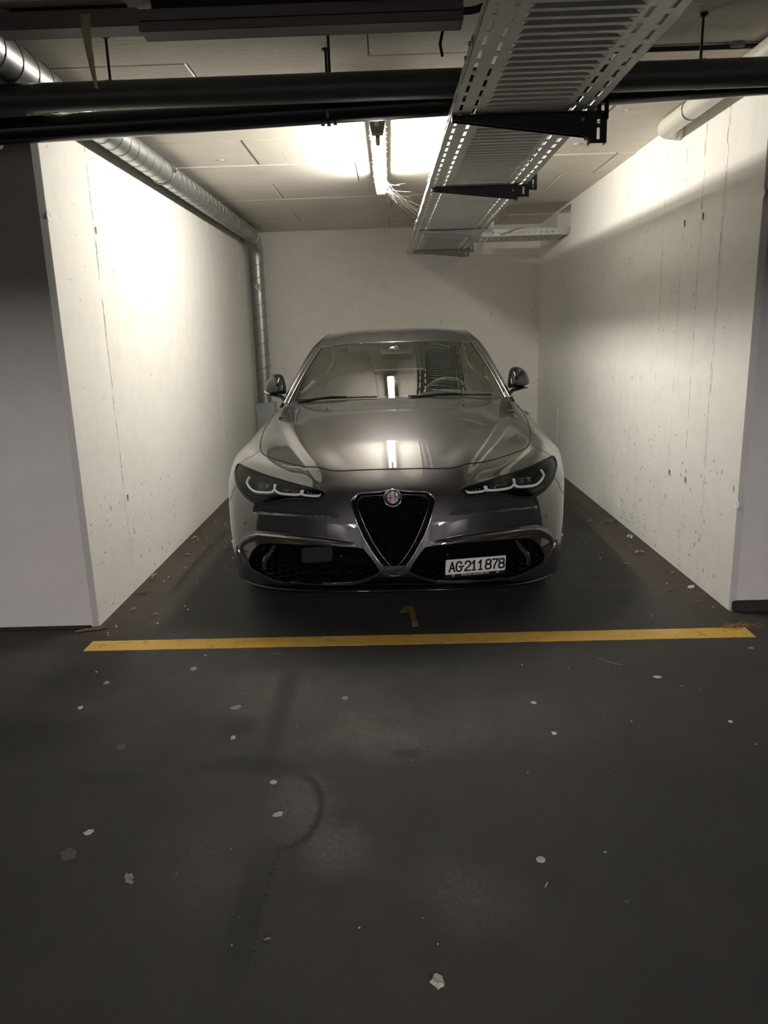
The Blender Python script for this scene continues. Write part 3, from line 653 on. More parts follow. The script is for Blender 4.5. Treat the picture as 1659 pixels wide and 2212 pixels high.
def resample(pts, h, closed=False):
    p = np.array(pts, float)
    if closed: p = np.vstack([p, p[:1]])
    d = np.linalg.norm(np.diff(p, axis=0), axis=1); keep = np.r_[True, d > 1e-9]; p = p[keep]; d = np.linalg.norm(np.diff(p, axis=0), axis=1)
    t = np.r_[0, np.cumsum(d)]; n = max(2, int(round(t[-1]/h))+1); q = np.linspace(0, t[-1], n)
    r = np.stack([np.interp(q, t, p[:, k]) for k in range(p.shape[1])], 1)
    return r[:-1] if closed else r
def smooth_open(pts, n=8):
    """Catmull-Rom through the points"""
    p = np.array(pts, float); p = np.vstack([2*p[0]-p[1], p, 2*p[-1]-p[-2]]); o = []
    for i in range(1, len(p)-2):
        for t in np.linspace(0, 1, n, endpoint=False):
            a, b, c, d = p[i-1], p[i], p[i+1], p[i+2]
            o.append(.5*(2*b+(c-a)*t+(2*a-5*b+4*c-d)*t*t+(3*b-a-3*c+d)*t**3))
    o.append(p[-2]); return np.array(o)
def smooth_closed(pts, n=6):
    p = np.array(pts, float); m = len(p); o = []
    for i in range(m):
        a, b, c, d = p[i-1], p[i], p[(i+1) % m], p[(i+2) % m]
        for t in np.linspace(0, 1, n, endpoint=False): o.append(.5*(2*b+(c-a)*t+(2*a-5*b+4*c-d)*t*t+(3*b-a-3*c+d)*t**3))
    return np.array(o)
def inside(poly, q):
    x, y = q[:, 0], q[:, 1]; r = np.zeros(len(q), bool); p = np.asarray(poly); n = len(p); j = n-1
    for i in range(n):
        xi, yi = p[i]; xj, yj = p[j]
        if yi != yj:
            c = ((yi > y) != (yj > y)) & (x < (xj-xi)*(y-yi)/(yj-yi)+xi); r ^= c
        j = i
    return r
SU, SV = .115, .165            # metres per step of u and v, so meshes come out even
def clip_mesh(outer, holes, h, su=SU, sv=SV, lines=()):
    """triangulate the (u, v) region inside outer and outside holes with points about h apart"""
    sc = np.array([su, sv]); loops = [resample(np.array(l)*sc, h, True) for l in [outer]+holes]
    lo, hi = loops[0].min(0), loops[0].max(0)
    gx = np.arange(lo[0], hi[0], h); gy = np.arange(lo[1], hi[1], h*.87)
    G = np.array([(x+(h/2 if j % 2 else 0), y) for j, y in enumerate(gy) for x in gx])
    ok = inside(loops[0], G)
    for l in loops[1:]: ok &= ~inside(l, G)
    G = G[ok]; LN = [resample(np.array(l)*sc, h*.7) for l in lines]; B = np.vstack(loops+LN); near = np.zeros(len(G), bool)
    for k in range(0, len(G), 4000):
        d = ((G[k:k+4000, None]-B[None])**2).sum(-1).min(1); near[k:k+4000] = d < (.55*h)**2
    G = G[~near]; V = np.vstack([B, G]); E = []; k = 0
    for l in loops:
        n = len(l); E += [(k+i, k+(i+1) % n) for i in range(n)]; k += n
    for l in LN:
        n = len(l); E += [(k+i, k+i+1) for i in range(n-1)]; k += n
    ov, oe, of, *_ = delaunay_2d_cdt([Vector(p) for p in V], E, [], 0, 1e-7)
    ov = np.array([tuple(p) for p in ov]); of = np.array([f for f in of if len(f) == 3])
    c = ov[of].mean(1); ok = inside(loops[0], c)
    for l in loops[1:]: ok &= ~inside(l, c)
    return ov/sc, of[ok]
def panel(name, skin, outer, holes, mat, parent=CAR, h=.012, off=0., edge=.010, mirror='both', su=SU, sv=SV, lines=()):
    """sheet-metal panel cut from a skin with a turned-in edge; mirror: both = one mesh over both halves, L / R = one side"""
    q, F = clip_mesh(outer, holes, h, su, sv, lines); u, v = q[:, 0], q[:, 1]
    N = skin.nrm(u, v); P = skin.pt(u, v)+N*off; n = len(P)
    P[np.abs(u) < 1e-6, 0] = 0
    # orientation: faces must agree with the outward normal
    fn = np.cross(P[F[:, 1]]-P[F[:, 0]], P[F[:, 2]]-P[F[:, 0]]); fl = (fn*N[F[:, 0]]).sum(1) < 0
    F[fl] = F[fl][:, ::-1]
    cnt = {}
    for f in F:
        for a, b in ((f[0], f[1]), (f[1], f[2]), (f[2], f[0])): cnt[(a, b)] = 1
    bd = [(a, b) for (a, b) in cnt if (b, a) not in cnt and not (u[a] < 1e-6 and u[b] < 1e-6)]
    ids = sorted({i for e in bd for i in e}); mp = {i: n+k for k, i in enumerate(ids)}
    Q = P[ids]-N[ids]*edge; Fa = [tuple(f) for f in F]
    # outward sideways direction on the rim
    sid = np.zeros((n, 3))
    for a, b in bd:
        s_ = np.cross(P[b]-P[a], N[a]); sid[a] += s_; sid[b] += s_
    sid = sid[ids]; sid /= np.maximum(np.linalg.norm(sid, axis=1, keepdims=True), 1e-9)
    NN = np.vstack([N, sid]); PP = np.vstack([P, Q-sid*.001])
    if edge > 0: Fa += [(a, mp[a], mp[b], b) for a, b in bd]
    else: PP, NN = P, N
    def half(sgn):
        p = PP.copy(); m = NN.copy(); p[:, 0] *= sgn; m[:, 0] *= sgn
        return p, m, [f if sgn > 0 else f[::-1] for f in Fa]
    if mirror == 'both':
        p1, n1, f1 = half(1); p2, n2, f2 = half(-1); k = len(p1)
        p = np.vstack([p1, p2]); m = np.vstack([n1, n2]); f = f1+[tuple(i+k for i in t) for t in f2]
        c0 = np.abs(p[:, 0]) < 1e-7; m[c0, 0] = 0
    else: p, m, f = half(1 if mirror == 'R' else -1)
    me = bpy.data.meshes.new(name); me.from_pydata([tuple(x) for x in p], [], [tuple(int(i) for i in t) for t in f]); me.update()
    me.polygons.foreach_set('use_smooth', [True]*len(me.polygons))
    m = m/np.maximum(np.linalg.norm(m, axis=1, keepdims=True), 1e-9)
    me.normals_split_custom_set_from_vertices([tuple(x) for x in m])
    return link(name, me, mat, parent)
def loop3(skin, uv, off=0., sgn=1):
    q = np.array(uv, float); p = skin.pt(q[:, 0], q[:, 1])+skin.nrm(q[:, 0], q[:, 1])*off; p = p.copy(); p[:, 0] *= sgn
    return [Vector(x) for x in p]

UV = {
'hood_front': [(0.636, 5.964),(1.247, 5.909),(1.644, 5.85),(1.866, 5.874),(2.198, 5.97),(2.893, 6.073),(3.456, 6.153),(3.972, 6.192),(4.342, 6.256),(4.69, 6.521),(5.02, 6.912),(5.392, 7.566),(5.869, 8.332),(6.23, 9.253),(5.965, 9.566),(5.763, 9.919),(5.417, 9.919)],
'lamp': [(5.951, 4.99),(5.674, 5.181),(4.703, 5.225),(3.809, 5.108),(2.977, 4.948),(2.292, 4.674),(1.843, 4.454),(1.754, 4.287),(1.785, 4.062),(1.943, 3.881),(2.18, 3.902),(2.632, 3.881),(2.976, 3.704),(3.387, 3.539),(3.785, 3.498),(4.256, 3.644),(4.838, 3.963),(5.399, 4.404),(5.806, 4.671)],
'lampR': [(5.906, 4.964),(5.659, 5.188),(4.765, 5.291),(4.137, 5.193),(2.935, 5.12),(2.271, 4.834),(1.829, 4.49),(1.754, 4.327),(1.794, 4.09),(1.943, 3.894),(2.262, 3.887),(2.67, 3.851),(3.094, 3.656),(3.634, 3.503),(4.131, 3.547),(4.766, 3.809),(5.436, 4.165),(5.896, 4.586)],
'seam_up': [(4.647, 6.457),(4.798, 6.035),(5.239, 5.643),(5.55, 5.288)],
'seam_low': [(4.871, 3.989),(5.13, 3.997),(5.364, 3.664),(5.542, 3.371)],
'grille': [(0.202, 4.449),(0.342, 4.388),(0.858, 4.291),(0.945, 4.151),(1.025, 3.906),(1.034, 3.797),(0.917, 3.209),(0.824, 2.775),(0.7, 2.29),(0.534, 1.871),(0.353, 1.504),(0.199, 1.206),(0.101, 1.036)],
'intake': [(3.418, 1.908),(2.934, 2.001),(2.359, 2.032),(1.836, 2.042),(1.316, 2.02),(0.93, 1.988),(0.728, 1.943),(0.557, 1.66),(0.436, 1.423),(0.341, 1.189),(0.576, 0.92),(1.009, 0.424),(1.64, 0.515),(2.432, 0.544),(2.983, 0.392),(3.511, 0.68),(4.207, 0.918),(4.206, 1.195),(3.967, 1.462),(3.66, 1.743)],
'brow': [(0.841, 2.114),(1.309, 2.21),(1.568, 2.274),(2.089, 2.341),(2.849, 2.373),(3.491, 2.335),(3.809, 2.257)],
'brow_out': [(4.437, 1.926),(4.649, 1.677),(4.622, 1.449),(4.42, 1.13)],
'fold': [(3.842, 3.068),(2.879, 3.154),(2.131, 3.142),(1.27, 3.137)],
'crease': [(5.201, 9.513),(3.802, 8.18),(2.905, 7.074),(2.362, 6.403),(1.988, 5.859),(1.69, 5.262),(1.38, 4.642)],
'valance': [(0.184, 0.952),(0.335, 1.108),(0.587, 0.79),(1.029, 0.03),(1.661, 0.221),(2.457, 0.296),(3.016, 0.126),(3.62, 0.096),(4.194, 0.184)],
'tow': [(2.146, 2.557)],
'sensor': [(4.195, 2.554)],
'sensor_in': [(1.274, 1.689)],
'radar': [(2.231, 1.821),(2.138, 1.89),(1.592, 1.903),(1.503, 1.831),(1.513, 1.506),(1.608, 1.41),(2.155, 1.37),(2.243, 1.455)],
'fin': [(2.874, 1.953),(3.235, 1.397)],
'nozzle': [(2.686, 9.242)],
'g1': [(4.665, 4.857),(4.669, 4.469),(4.198, 4.103),(3.746, 4.106),(3.385, 4.211),(3.323, 4.396),(3.356, 4.757)],
'g2': [(3.388, 4.732),(3.283, 4.392),(3.087, 4.222),(2.752, 4.201),(2.517, 4.244),(2.44, 4.401),(2.435, 4.549)],
'g3': [(2.481, 4.518),(2.404, 4.27),(2.224, 4.212),(1.973, 4.231),(1.875, 4.407)],
'p1': [(4.18, 4.696),(3.525, 4.877),(3.37, 4.383),(4.048, 4.203)],
'p2': [(3.215, 4.747),(2.54, 4.582),(2.521, 4.351),(3.096, 4.334)],
'p3': [(2.378, 4.559),(1.996, 4.42),(2.038, 4.303),(2.306, 4.286)],
'inner': [(0.2, 4.274),(0.807, 4.21),(0.887, 3.874),(0.898, 3.693),(0.783, 3.208),(0.664, 2.723),(0.513, 2.178),(0.332, 1.773),(0.136, 1.432),(0.026, 1.297)],
'emb': [(0.001, 3.922)],
'vplate': [(0.213, 1.252),(0.13, 1.052)],
'arch': [(6.297, 0.141),(6.141, 0.472),(6.022, 0.785),(5.937, 1.069),(5.884, 1.33),(5.86, 1.579),(5.861, 1.825),(5.886, 2.076),(5.931, 2.333),(5.99, 2.592),(6.062, 2.845),(6.146, 3.088),(6.239, 3.315),(6.341, 3.53),(6.449, 3.732),(6.564, 3.921),(6.685, 4.096),(6.817, 4.246),(6.972, 4.355),(7.159, 4.408),(7.375, 4.406),(7.608, 4.37),(7.845, 4.321),(8.08, 4.27),(8.312, 4.214),(8.547, 4.137),(8.791, 4.019)]}

# ---------------------------------------------------------------- creases and folds worked into the skin
_base = Skin(ROWS)
def poly3(uv, n=10):
    q = smooth_open(uv, n); return _base.raw(q[:, 0], q[:, 1])
def near(P, L):
    """distance to a 3D polyline, parameter 0..1 along it and the nearest point"""
    A = L[:-1]; D = L[1:]-A; dd = (D*D).sum(1); p = P.reshape(-1, 3); t = np.clip(((p[:, None]-A[None])*D[None]).sum(-1)/dd, 0, 1)
    Q = A[None]+D[None]*t[..., None]; d = np.linalg.norm(p[:, None]-Q, axis=-1); k = d.argmin(1); r = np.arange(len(p))
    return d[r, k].reshape(P.shape[:-1]), ((k+t[r, k])/len(A)).reshape(P.shape[:-1]), Q[r, k].reshape(P.shape)
def sst(x, a, b):
    t = np.clip((x-a)/(b-a), 0, 1); return t*t*(3-2*t)
L_FOLD = poly3(UV['fold']); L_CREASE = poly3([(5.0, 9.45)]+UV['crease'][1:]); L_BROW = poly3(UV['brow']+UV['brow_out'])
def features(P, u, v):
    o = np.zeros(P.shape[:-1])
    # hood ridge: crisp on the outer side, easing into the middle
    m = (v > 4.2) & (u < 6.2)
    if m.any():
        d, t, q = near(P[m], L_CREASE); s = P[m][:, 0]-q[:, 0]
        r = .011*np.exp(-np.abs(d)/.05)*(s <= 0)+.011*np.exp(-(d/.040)**2*1.2)*(s > 0)
        rr = np.where(s > 0, .011-.017*sst(d, 0, .065)+.006*sst(d, .09, .22), .011-.011*sst(d, 0, .12))
        o[m] += rr*sst(t, .02, .24)*(1-sst(t, .45, .92))
    m = (v > .4) & (v < 4.6) & (u < 7)
    if m.any():
        Pm = P[m]
        d, t, q = near(Pm, L_FOLD); up = Pm[:, 2]-q[:, 2]
        # scoop above the fold, the lower face stands proud
        ends = sst(t, 0.0, .12)*(1-sst(t, .70, 1.0))
        o[m] += ends*np.where(up > 0, -.020*np.exp(-d/.040)*sst(d, .0, .006), .0)+ends*.003*np.exp(-d/.03)*(up <= 0)
        d, t, q = near(Pm, L_BROW); up = Pm[:, 2]-q[:, 2]
        below = (up <= 0) | ((t > .62) & (Pm[:, 0] < q[:, 0]))
        k = sst(t, 0, .14)*(1-sst(t, .88, 1.0))
        o[m] += k*np.where(below, .016*sst(d, 0, .016)-.010*sst(d, .02, .05), -.004*np.exp(-d/.03))
    return o
SK = Skin(ROWS, features)

# ---------------------------------------------------------------- outer panels of the nose
hf = UV['hood_front']; vc = 5.98
HOODL = [(0, vc)]+hf[:-3]+[(6.0, 9.93), (5.6, 9.985), (5.0, 9.99), (3, 9.99), (0, 9.99)]
lamp = UV['lamp']; su_ = UV['seam_up']; sl_ = UV['seam_low']; k9 = 9
arch = [(6.36, 0)]+UV['arch']+[(9, 3.93)]
ia = min(range(len(arch)), key=lambda i: (arch[i][0]-sl_[-1][0])**2+(arch[i][1]-sl_[-1][1])**2)
arch_f, arch_r = arch[:ia+1], arch[ia:]
lampS = [tuple(p) for p in smooth_closed(lamp[2:7], 1)] and lamp
VAL = UV['valance']; VEDGE = [(0, VAL[0][1]+.04)]+VAL+[(4.9, max(.05, VAL[-1][1]*.5)), (5.4, 0)]
BUMP = VEDGE+arch_f+sl_[::-1][1:]+[lamp[16], lamp[17], lamp[18], lamp[0]]+su_[::-1][1:]+[hf[9]]+hf[:9][::-1]+[(0, vc)]
gr = [(0, UV['grille'][0][1]+.06)]+UV['grille']+[(.05, 1.04), (0, 1.0)]
grC = gr
intk = UV['intake']
def shift(l, dv): q = smooth_open(l, 6); return [(a, b+dv) for a, b in q]
bw = UV['brow']+UV['brow_out']
def shift_n(l, d):
    q = smooth_open(l, 6)*np.array([SU, SV]); t = np.gradient(q, axis=0); t /= np.linalg.norm(t, axis=1, keepdims=True); return [tuple(x) for x in (q+np.stack([t[:, 1], -t[:, 0]], 1)*d)/np.array([SU, SV])]
panel('bumper', SK, BUMP, [lamp, gr, intk], M_PAINT, h=.0095, lines=[shift(UV['fold'], 0), shift(UV['fold'], .038), shift(UV['fold'], -.03), shift_n(bw, 0), shift_n(bw, .008), shift_n(bw, .016), shift_n(bw, -.006)])
panel('lower_valance', SK, [(0, 0), (2, 0), (4, 0), (5.4, 0)]+VEDGE[:-1][::-1], [], M_GLOSS, h=.014, off=-.004, edge=.01)
panel('hood', SK, HOODL, [], M_PAINT, h=.013, edge=.014, lines=[[(5.0, 9.4)]+[p for p in UV['crease'][1:5]]])
iL = [lamp[16], lamp[17], lamp[18], lamp[0]]
FEND = arch_r[::-1]+sl_[::-1][1:]+iL+su_[::-1][1:]+hf[9:-3]+[(6.0, 9.93), (6.6, 9.99), (7.5, 10), (9, 10), (9, 7)]
for sd in 'LR': panel('fender', SK, FEND, [lamp], M_PAINT, h=.014, mirror=sd)
# dark shut lines: rubber seals lying in the gaps
def seal(name, uv, r, off, mat=M_MATT, n=6, sub=8):
    q = smooth_open(uv, sub)
    if abs(uv[0][0]) < 1e-6:
        b = MB(); b.tube([Vector((-v.x, v.y, v.z)) for v in loop3(SK, q, off, 1)[::-1]][:-1]+loop3(SK, q, off, 1), r, n); return b.build(name, mat, CAR)
    for sg in (1, -1): b = MB(); b.tube(loop3(SK, q, off, sg), r, n); b.build(name, mat, CAR)
seal('hood_gap_seal', [(0, vc)]+hf[:-3]+[(6.0, 9.93)], .0042, -.0014)
seal('fender_gap_seal', [hf[9]]+su_+[lamp[0]], .0022, -.0008)
seal('bumper_gap_seal', [lamp[16]]+sl_+[arch[ia]], .0022, -.0008)
# inner liner that closes off every opening in the nose
lin = MB(); uu = np.linspace(0, 7.2, 30); vv = np.linspace(0, 6.6, 26); g = np.meshgrid(uu, vv)
Pl = _base.raw(g[0], g[1])-_base._n(_base.raw, g[0], g[1], 1e-2)*.10
for sg in (1, -1):
    V = [(x*sg*.93, y+.02, z) for x, y, z in Pl.reshape(-1, 3)]; W = len(uu)
    lin.add(V, [(j*W+i, j*W+i+1, (j+1)*W+i+1, (j+1)*W+i) for j in range(len(vv)-1) for i in range(W-1)])
M_LINER = simple('liner_black', (.003, .003, .003), .8, grain=.05, Specular_IOR_Level=.1); lin.build('bumper_liner', M_LINER, CAR)
# lower lip of the splitter below the nose, and the dark centre under the V
b = MB()
lp = smooth_open([(0, .0, .196), (.15, .012, .192), (.35, .045, .182), (.55, .115, .166), (.68, .19, .155), (.78, .27, .15), (.85, .37, .148), (.885, .47, .15)], 5)
for sg in (1, -1):
    V = []; n = len(lp)
    for x, y, z in lp: V += [(x*sg*.975, y+.012, z+.006), (x*sg*.972, y+.010, z-.002), (x*sg*.965, y+.018, z-.010), (x*sg*.93, y+.10, z-.010), (x*sg*.94, y+.07, z+.01)]
    b.add(V, [(i*5+k, i*5+(k+1) % 5, (i+1)*5+(k+1) % 5, (i+1)*5+k) for i in range(n-1) for k in range(5)], True)
b.build('splitter', M_GLOSS, CAR)
b = MB(); b.box(-.86, .86, .5, 3.9, .17, .2); b.box(-.55, .55, .30, .5, .18, .2); b.build('underbody', M_MATT, CAR)

# ---------------------------------------------------------------- grille
grille = MB()
def frame_band(po, pi, name, mat, parent):
    a = resample(np.array(po), .5, False) if False else np.array(po); m = MB()
    return m
n_ = 46
def even(uv, n):
    q = np.array(uv, float); d = np.linalg.norm(np.diff(q*np.array([SU, SV]), axis=0), axis=1); t = np.r_[0, np.cumsum(d)]; s = np.linspace(0, t[-1], n)
    return np.stack([np.interp(s, t, q[:, k]) for k in (0, 1)], 1)
outer = [(0, UV['grille'][0][1]+.06), (.12, UV['grille'][0][1]+.05)]+UV['grille']+[(.06, 1.06), (0, 1.02)]
inner = [(0, UV['inner'][0][1]-.02)]+[p for p in UV['inner']]+[(0, UV['inner'][-1][1]-.02)]
oq, iq = even(outer, n_), even(inner, n_)
gparent = MB()
oP, iP = loop3(SK, oq, .006), loop3(SK, iq, -.012); mP = [a.lerp(c_, .45)+Vector((0, .0, 0)) for a, c_ in zip(oP, iP)]
m = MB()
for sg in (1, -1):
    V = []
    for a, q, c_ in zip(oP, mP, iP):
        for p in (a+Vector((0, .004, 0)), q+Vector((0, -.001, 0)), c_+Vector((0, .004, 0)), c_+Vector((0, .05, 0))): V.append((p.x*sg, p.y, p.z))
    m.add(V, [(i*4+k, i*4+k+1, (i+1)*4+k+1, (i+1)*4+k) for i in range(n_-1) for k in range(3)], True)
GR = m.build('grille', M_GLOSS, CAR)
for nm, L, r, mat in (('outer_bead', oP, .0026, M_CHROME), ('inner_bead', iP, .0016, M_TRIM)):
    m = MB(); full = [Vector((-p.x, p.y, p.z)) for p in L[::-1]][:-1]+L
    m.tube(full, r, 6); m.build(nm, mat, GR)
# satin plate closing the tip of the V
vp = MB(); tip = [p for p in oP if p.z < .335]; V = [(p.x*.93, p.y-.001, p.z+.004) for p in tip]+[(-p.x*.93, p.y-.001, p.z+.004) for p in tip[::-1]]
vp.add(V, [tuple(range(len(V)))]); vp.build('tip_plate', M_PAINT, GR)
def lattice(name, poly, mapf, cw, ch, r, depth, mat, parent, org=(0, 0)):
    """flattened honeycomb: every rib a slim bar with depth, clipped to the opening"""
    poly = np.array(poly); lo, hi = poly.min(0), poly.max(0); e = cw*.36; m = MB(); segs = set()
    i0, i1 = int((lo[0]-org[0])/(cw*.72))-2, int((hi[0]-org[0])/(cw*.72))+2; j0, j1 = int((lo[1]-org[1])/ch)-2, int((hi[1]-org[1])/ch)+2
    for i in range(i0, i1+1):
        for j in range(j0, j1+1):
            cx, cy = org[0]+i*cw*.72, org[1]+(j+(i % 2)*.5)*ch
            hx = [(cx-cw/2, cy), (cx-cw*.22, cy+ch/2), (cx+cw*.22, cy+ch/2), (cx+cw/2, cy)]
            for a, c_ in zip(hx[:-1], hx[1:]): segs.add((round(a[0], 5), round(a[1], 5), round(c_[0], 5), round(c_[1], 5)))
    S_ = np.array(sorted(segs)); ok = inside(poly, S_[:, :2]) & inside(poly, S_[:, 2:])
    mid = inside(poly, (S_[:, :2]+S_[:, 2:])/2)
    for s in S_[mid]:
        a, c_ = s[:2], s[2:]
        for _ in range(6):
            if not inside(poly, a[None])[0]: a = a*.75+c_*.25
            if not inside(poly, c_[None])[0]: c_ = c_*.75+a*.25
        P0, P1 = Vector(mapf(*a)), Vector(mapf(*c_)); d = (P1-P0).normalized(); up = Vector((0, -1, 0)).cross(d).normalized()*r; bk = Vector((0, depth, 0)); fr = Vector((0, -r*.8, 0))
        V = [P0+up, P0+fr, P0-up, P0-up+bk, P0+up+bk, P1+up, P1+fr, P1-up, P1-up+bk, P1+up+bk]
        m.add(V, [(0, 1, 6, 5), (1, 2, 7, 6), (2, 3, 8, 7), (3, 4, 9, 8), (4, 0, 5, 9), (0, 4, 3, 2, 1), (5, 6, 7, 8, 9)])
    o = m.build(name, mat, parent); o['kind'] = 'stuff'; return o
gp = [(p.x, p.z) for p in iP]+[(-p.x, p.z) for p in iP[::-1]]
gmap = lambda x, z: (x, .028+.10*max(0, z-.30)+.25*x*x, z)
gtop = [(-.3, .54), (.3, .54), (.3, .8), (-.3, .8)]
def cliph(poly, z, keep_up):
    o = []; n = len(poly)
    for i in range(n):
        a, c_ = poly[i], poly[(i+1) % n]; ia_, ic = (a[1] >= z) == keep_up, (c_[1] >= z) == keep_up
        if ia_: o.append(a)
        if ia_ != ic: t = (z-a[1])/(c_[1]-a[1]); o.append((a[0]+(c_[0]-a[0])*t, z))
    return o
lattice('upper_mesh', cliph(gp, .565, True), gmap, .058, .0135, .0021, .014, M_MESH, GR, (0, .565))
lattice('lower_mesh', cliph(gp, .565, False), gmap, .052, .028, .0022, .016, M_MESH, GR, (0, .565))
# round emblem
eu, ev_ = 0.0, UV['emb'][0][1]+.05
ec = Vector(SK.pt(0., ev_).tolist())+Vector((0, -.012, .006)); en = Vector((0, -.94, .34)).normalized(); ex = Vector((1, 0, 0)); ey = en.cross(ex)*-1
if ey.z < 0: ey = -ey
def mat_(name, c, r=.25, me=0.): return simple(name, c, r, me, grain=.02, Coat_Weight=.6)
M_EB, M_EW, M_ER, M_EG = mat_('emblem_black', (.006, .006, .008)), simple('emblem_silver', (.62, .62, .63), .25, .9, grain=.02), mat_('emblem_red', (.32, .012, .03)), mat_('emblem_dark', (.03, .035, .05))
em = MB(); em.lathe([(.0, -.02), (.043, -.02), (.0445, .001), (.043, .0045), (.040, .0055), (.0375, .004), (.0365, .002)], ec, en, 48)
EM = em.build('emblem', M_CHROME, GR)
m = MB(); m.lathe([(.037, .0018), (.026, .0024), (.0245, .0015)], ec, en, 48); m.build('dark_ring', M_EB, EM)
def disc_sector(keep_right, r, h, mat, name):
    pts = [(r*math.cos(a), r*math.sin(a)) for a in np.linspace(-math.pi/2, math.pi/2, 20)]
    if not keep_right: pts = [(-x, y) for x, y in pts[::-1]]
    q = MB(); q.prism(pts, ec+en*.0006, ex, ey, en, h); return q.build(name, mat, EM)
disc_sector(False, .0245, .0016, M_EW, 'white_field'); disc_sector(True, .0245, .0016, M_EW, 'silver_field')
q = MB()
for r_ in ([(-.0150, -.020), (-.0098, -.020), (-.0098, .0205), (-.0150, .0205)], [(-.0235, .0030), (-.0012, .0030), (-.0012, -.0022), (-.0235, -.0022)]): q.prism(r_, ec+en*.0022, ex, ey, en, .0008)
q.build('red_cross', M_ER, EM)
q = MB(); cv = [(.012, .017), (.007, .012), (.010, .007), (.017, .006), (.0185, .001), (.013, -.002), (.007, -.004), (.0065, -.010), (.012, -.013), (.0165, -.0155), (.010, -.0195)]
cv = smooth_open(cv, 5); q.tube([ec+ex*x+ey*y+en*.0026 for x, y in cv], [.0016+.0009*math.sin(i*.11) for i in range(len(cv))], 6)
q.prism([(.004, .016), (.009, .0215), (.017, .018), (.012, .014)], ec+en*.0022, ex, ey, en, .0012)
q.build('serpent', M_EG, EM)
m = MB(); m.tube([ec+(ex*math.cos(a)+ey*math.sin(a))*.0252+en*.0026 for a in np.linspace(0, 2*math.pi, 40, endpoint=False)], .0010, 6, closed=True); m.build('inner_ring', M_EW, EM)
def text(body, size, org, ax, ay, mat, parent, name, shear=0., extr=.0004, align='CENTER', sx=1.):
    cu = bpy.data.curves.new(name, 'FONT'); cu.body = body; cu.size = size; cu.extrude = extr; cu.align_x = align; cu.align_y = 'CENTER'; cu.shear = shear; cu.resolution_u = 3
    o = bpy.data.objects.new(name, cu); C.objects.link(o); cu.materials.append(mat); o.parent = parent
    ax, ay = Vector(ax).normalized(), Vector(ay).normalized(); az = ax.cross(ay)
    o.matrix_local = Matrix(((ax.x*sx, ay.x, az.x, org[0]), (ax.y*sx, ay.y, az.y, org[1]), (ax.z*sx, ay.z, az.z, org[2]), (0, 0, 0, 1))); return o
for i, ch in enumerate('ALFA ROMEO'):
    if ch == ' ': continue
    a = math.radians(172-i*164/9); d = ex*math.cos(a)+ey*math.sin(a); tx_ = ex*math.sin(a)-ey*math.cos(a)
    text(ch, .0115, ec+d*.0308+en*.0026, tx_, d, M_EW, EM, 'letter')

# ---------------------------------------------------------------- lower intakes
ip = [(p.x, p.z) for p in loop3(SK, smooth_closed(intk, 3), -.004)]
def plan(x): return np.interp(abs(x), [0, .2, .4, .6, .74, .83, .9], [0, .012, .055, .14, .235, .33, .45])
imap = lambda x, z: (x, float(plan(x))+.055+.05*max(0, .25-z)*2, z)
for sg, nm in ((1, 'L'), (-1, 'R')):
    m = MB(); a_, b_, c3 = loop3(SK, smooth_closed(intk, 3), .001, sg), loop3(SK, smooth_closed(intk, 3), -.012, sg), loop3(SK, smooth_closed(intk, 3), -.012, sg)
    n = len(a_); V = []
    for p, q, r_ in zip(a_, b_, c3): V += [p, q+Vector((0, .004, 0)), r_+Vector((0, .09, 0))]
    m.add(V, [(i*3+k, i*3+k+1, ((i+1) % n)*3+k+1, ((i+1) % n)*3+k) for i in range(n) for k in range(2)], True)
    IN = m.build('lower_intake', M_GLOSS, CAR)
    lattice('honeycomb', [(x*sg, z) for x, z in ip], imap, .060, .028, .0022, .014, M_MESH, IN)
    # upright fin near the outer end
    m = MB(); f0 = [(.585, .400), (.600, .37), (.628, .33), (.655, .285), (.650, .262)]
    V = []
    for x, z in f0: V += [(x*sg, plan(x)+.012, z), ((x+.030*(1-abs(z-.335)/.09)+.006)*sg, plan(x)+.016, z-.006), ((x+.02)*sg, plan(x)+.075, z)]
    m.add(V, [(i*3+k, i*3+k+1, (i+1)*3+k+1, (i+1)*3+k) for i in range(len(f0)-1) for k in range(2)], True); m.build('fin', M_PAINT, IN)
    # bright edge of the lower blade of the bumper
    e = loop3(SK, [intk[9], intk[10], intk[11], intk[12], intk[13], intk[14], intk[15], intk[16]], .003, sg); m = MB(); m.tube(e, .0030, 6); m.build('lower_blade_edge', M_PAINT, IN)
    s_ = loop3(SK, UV['sensor_in'], -.02, sg)[0]; m = MB(); m.lathe([(0, .012), (.008, .012), (.0095, .009), (.012, -.01)], s_, (0, -1, 0), 16); m.build('parking_sensor', M_GLOSS, IN)
    if sg < 0:
        rp = [(p.x, p.z) for p in loop3(SK, smooth_closed(UV['radar'], 3), 0, -1)]; m = MB()
        m.prism([(x, z) for x, z in rp], (0, .105, 0), (1, 0, 0), (0, 0, 1), (0, -1, 0), .022); m.build('radar_cover', M_MATT, IN, bevel=.003)
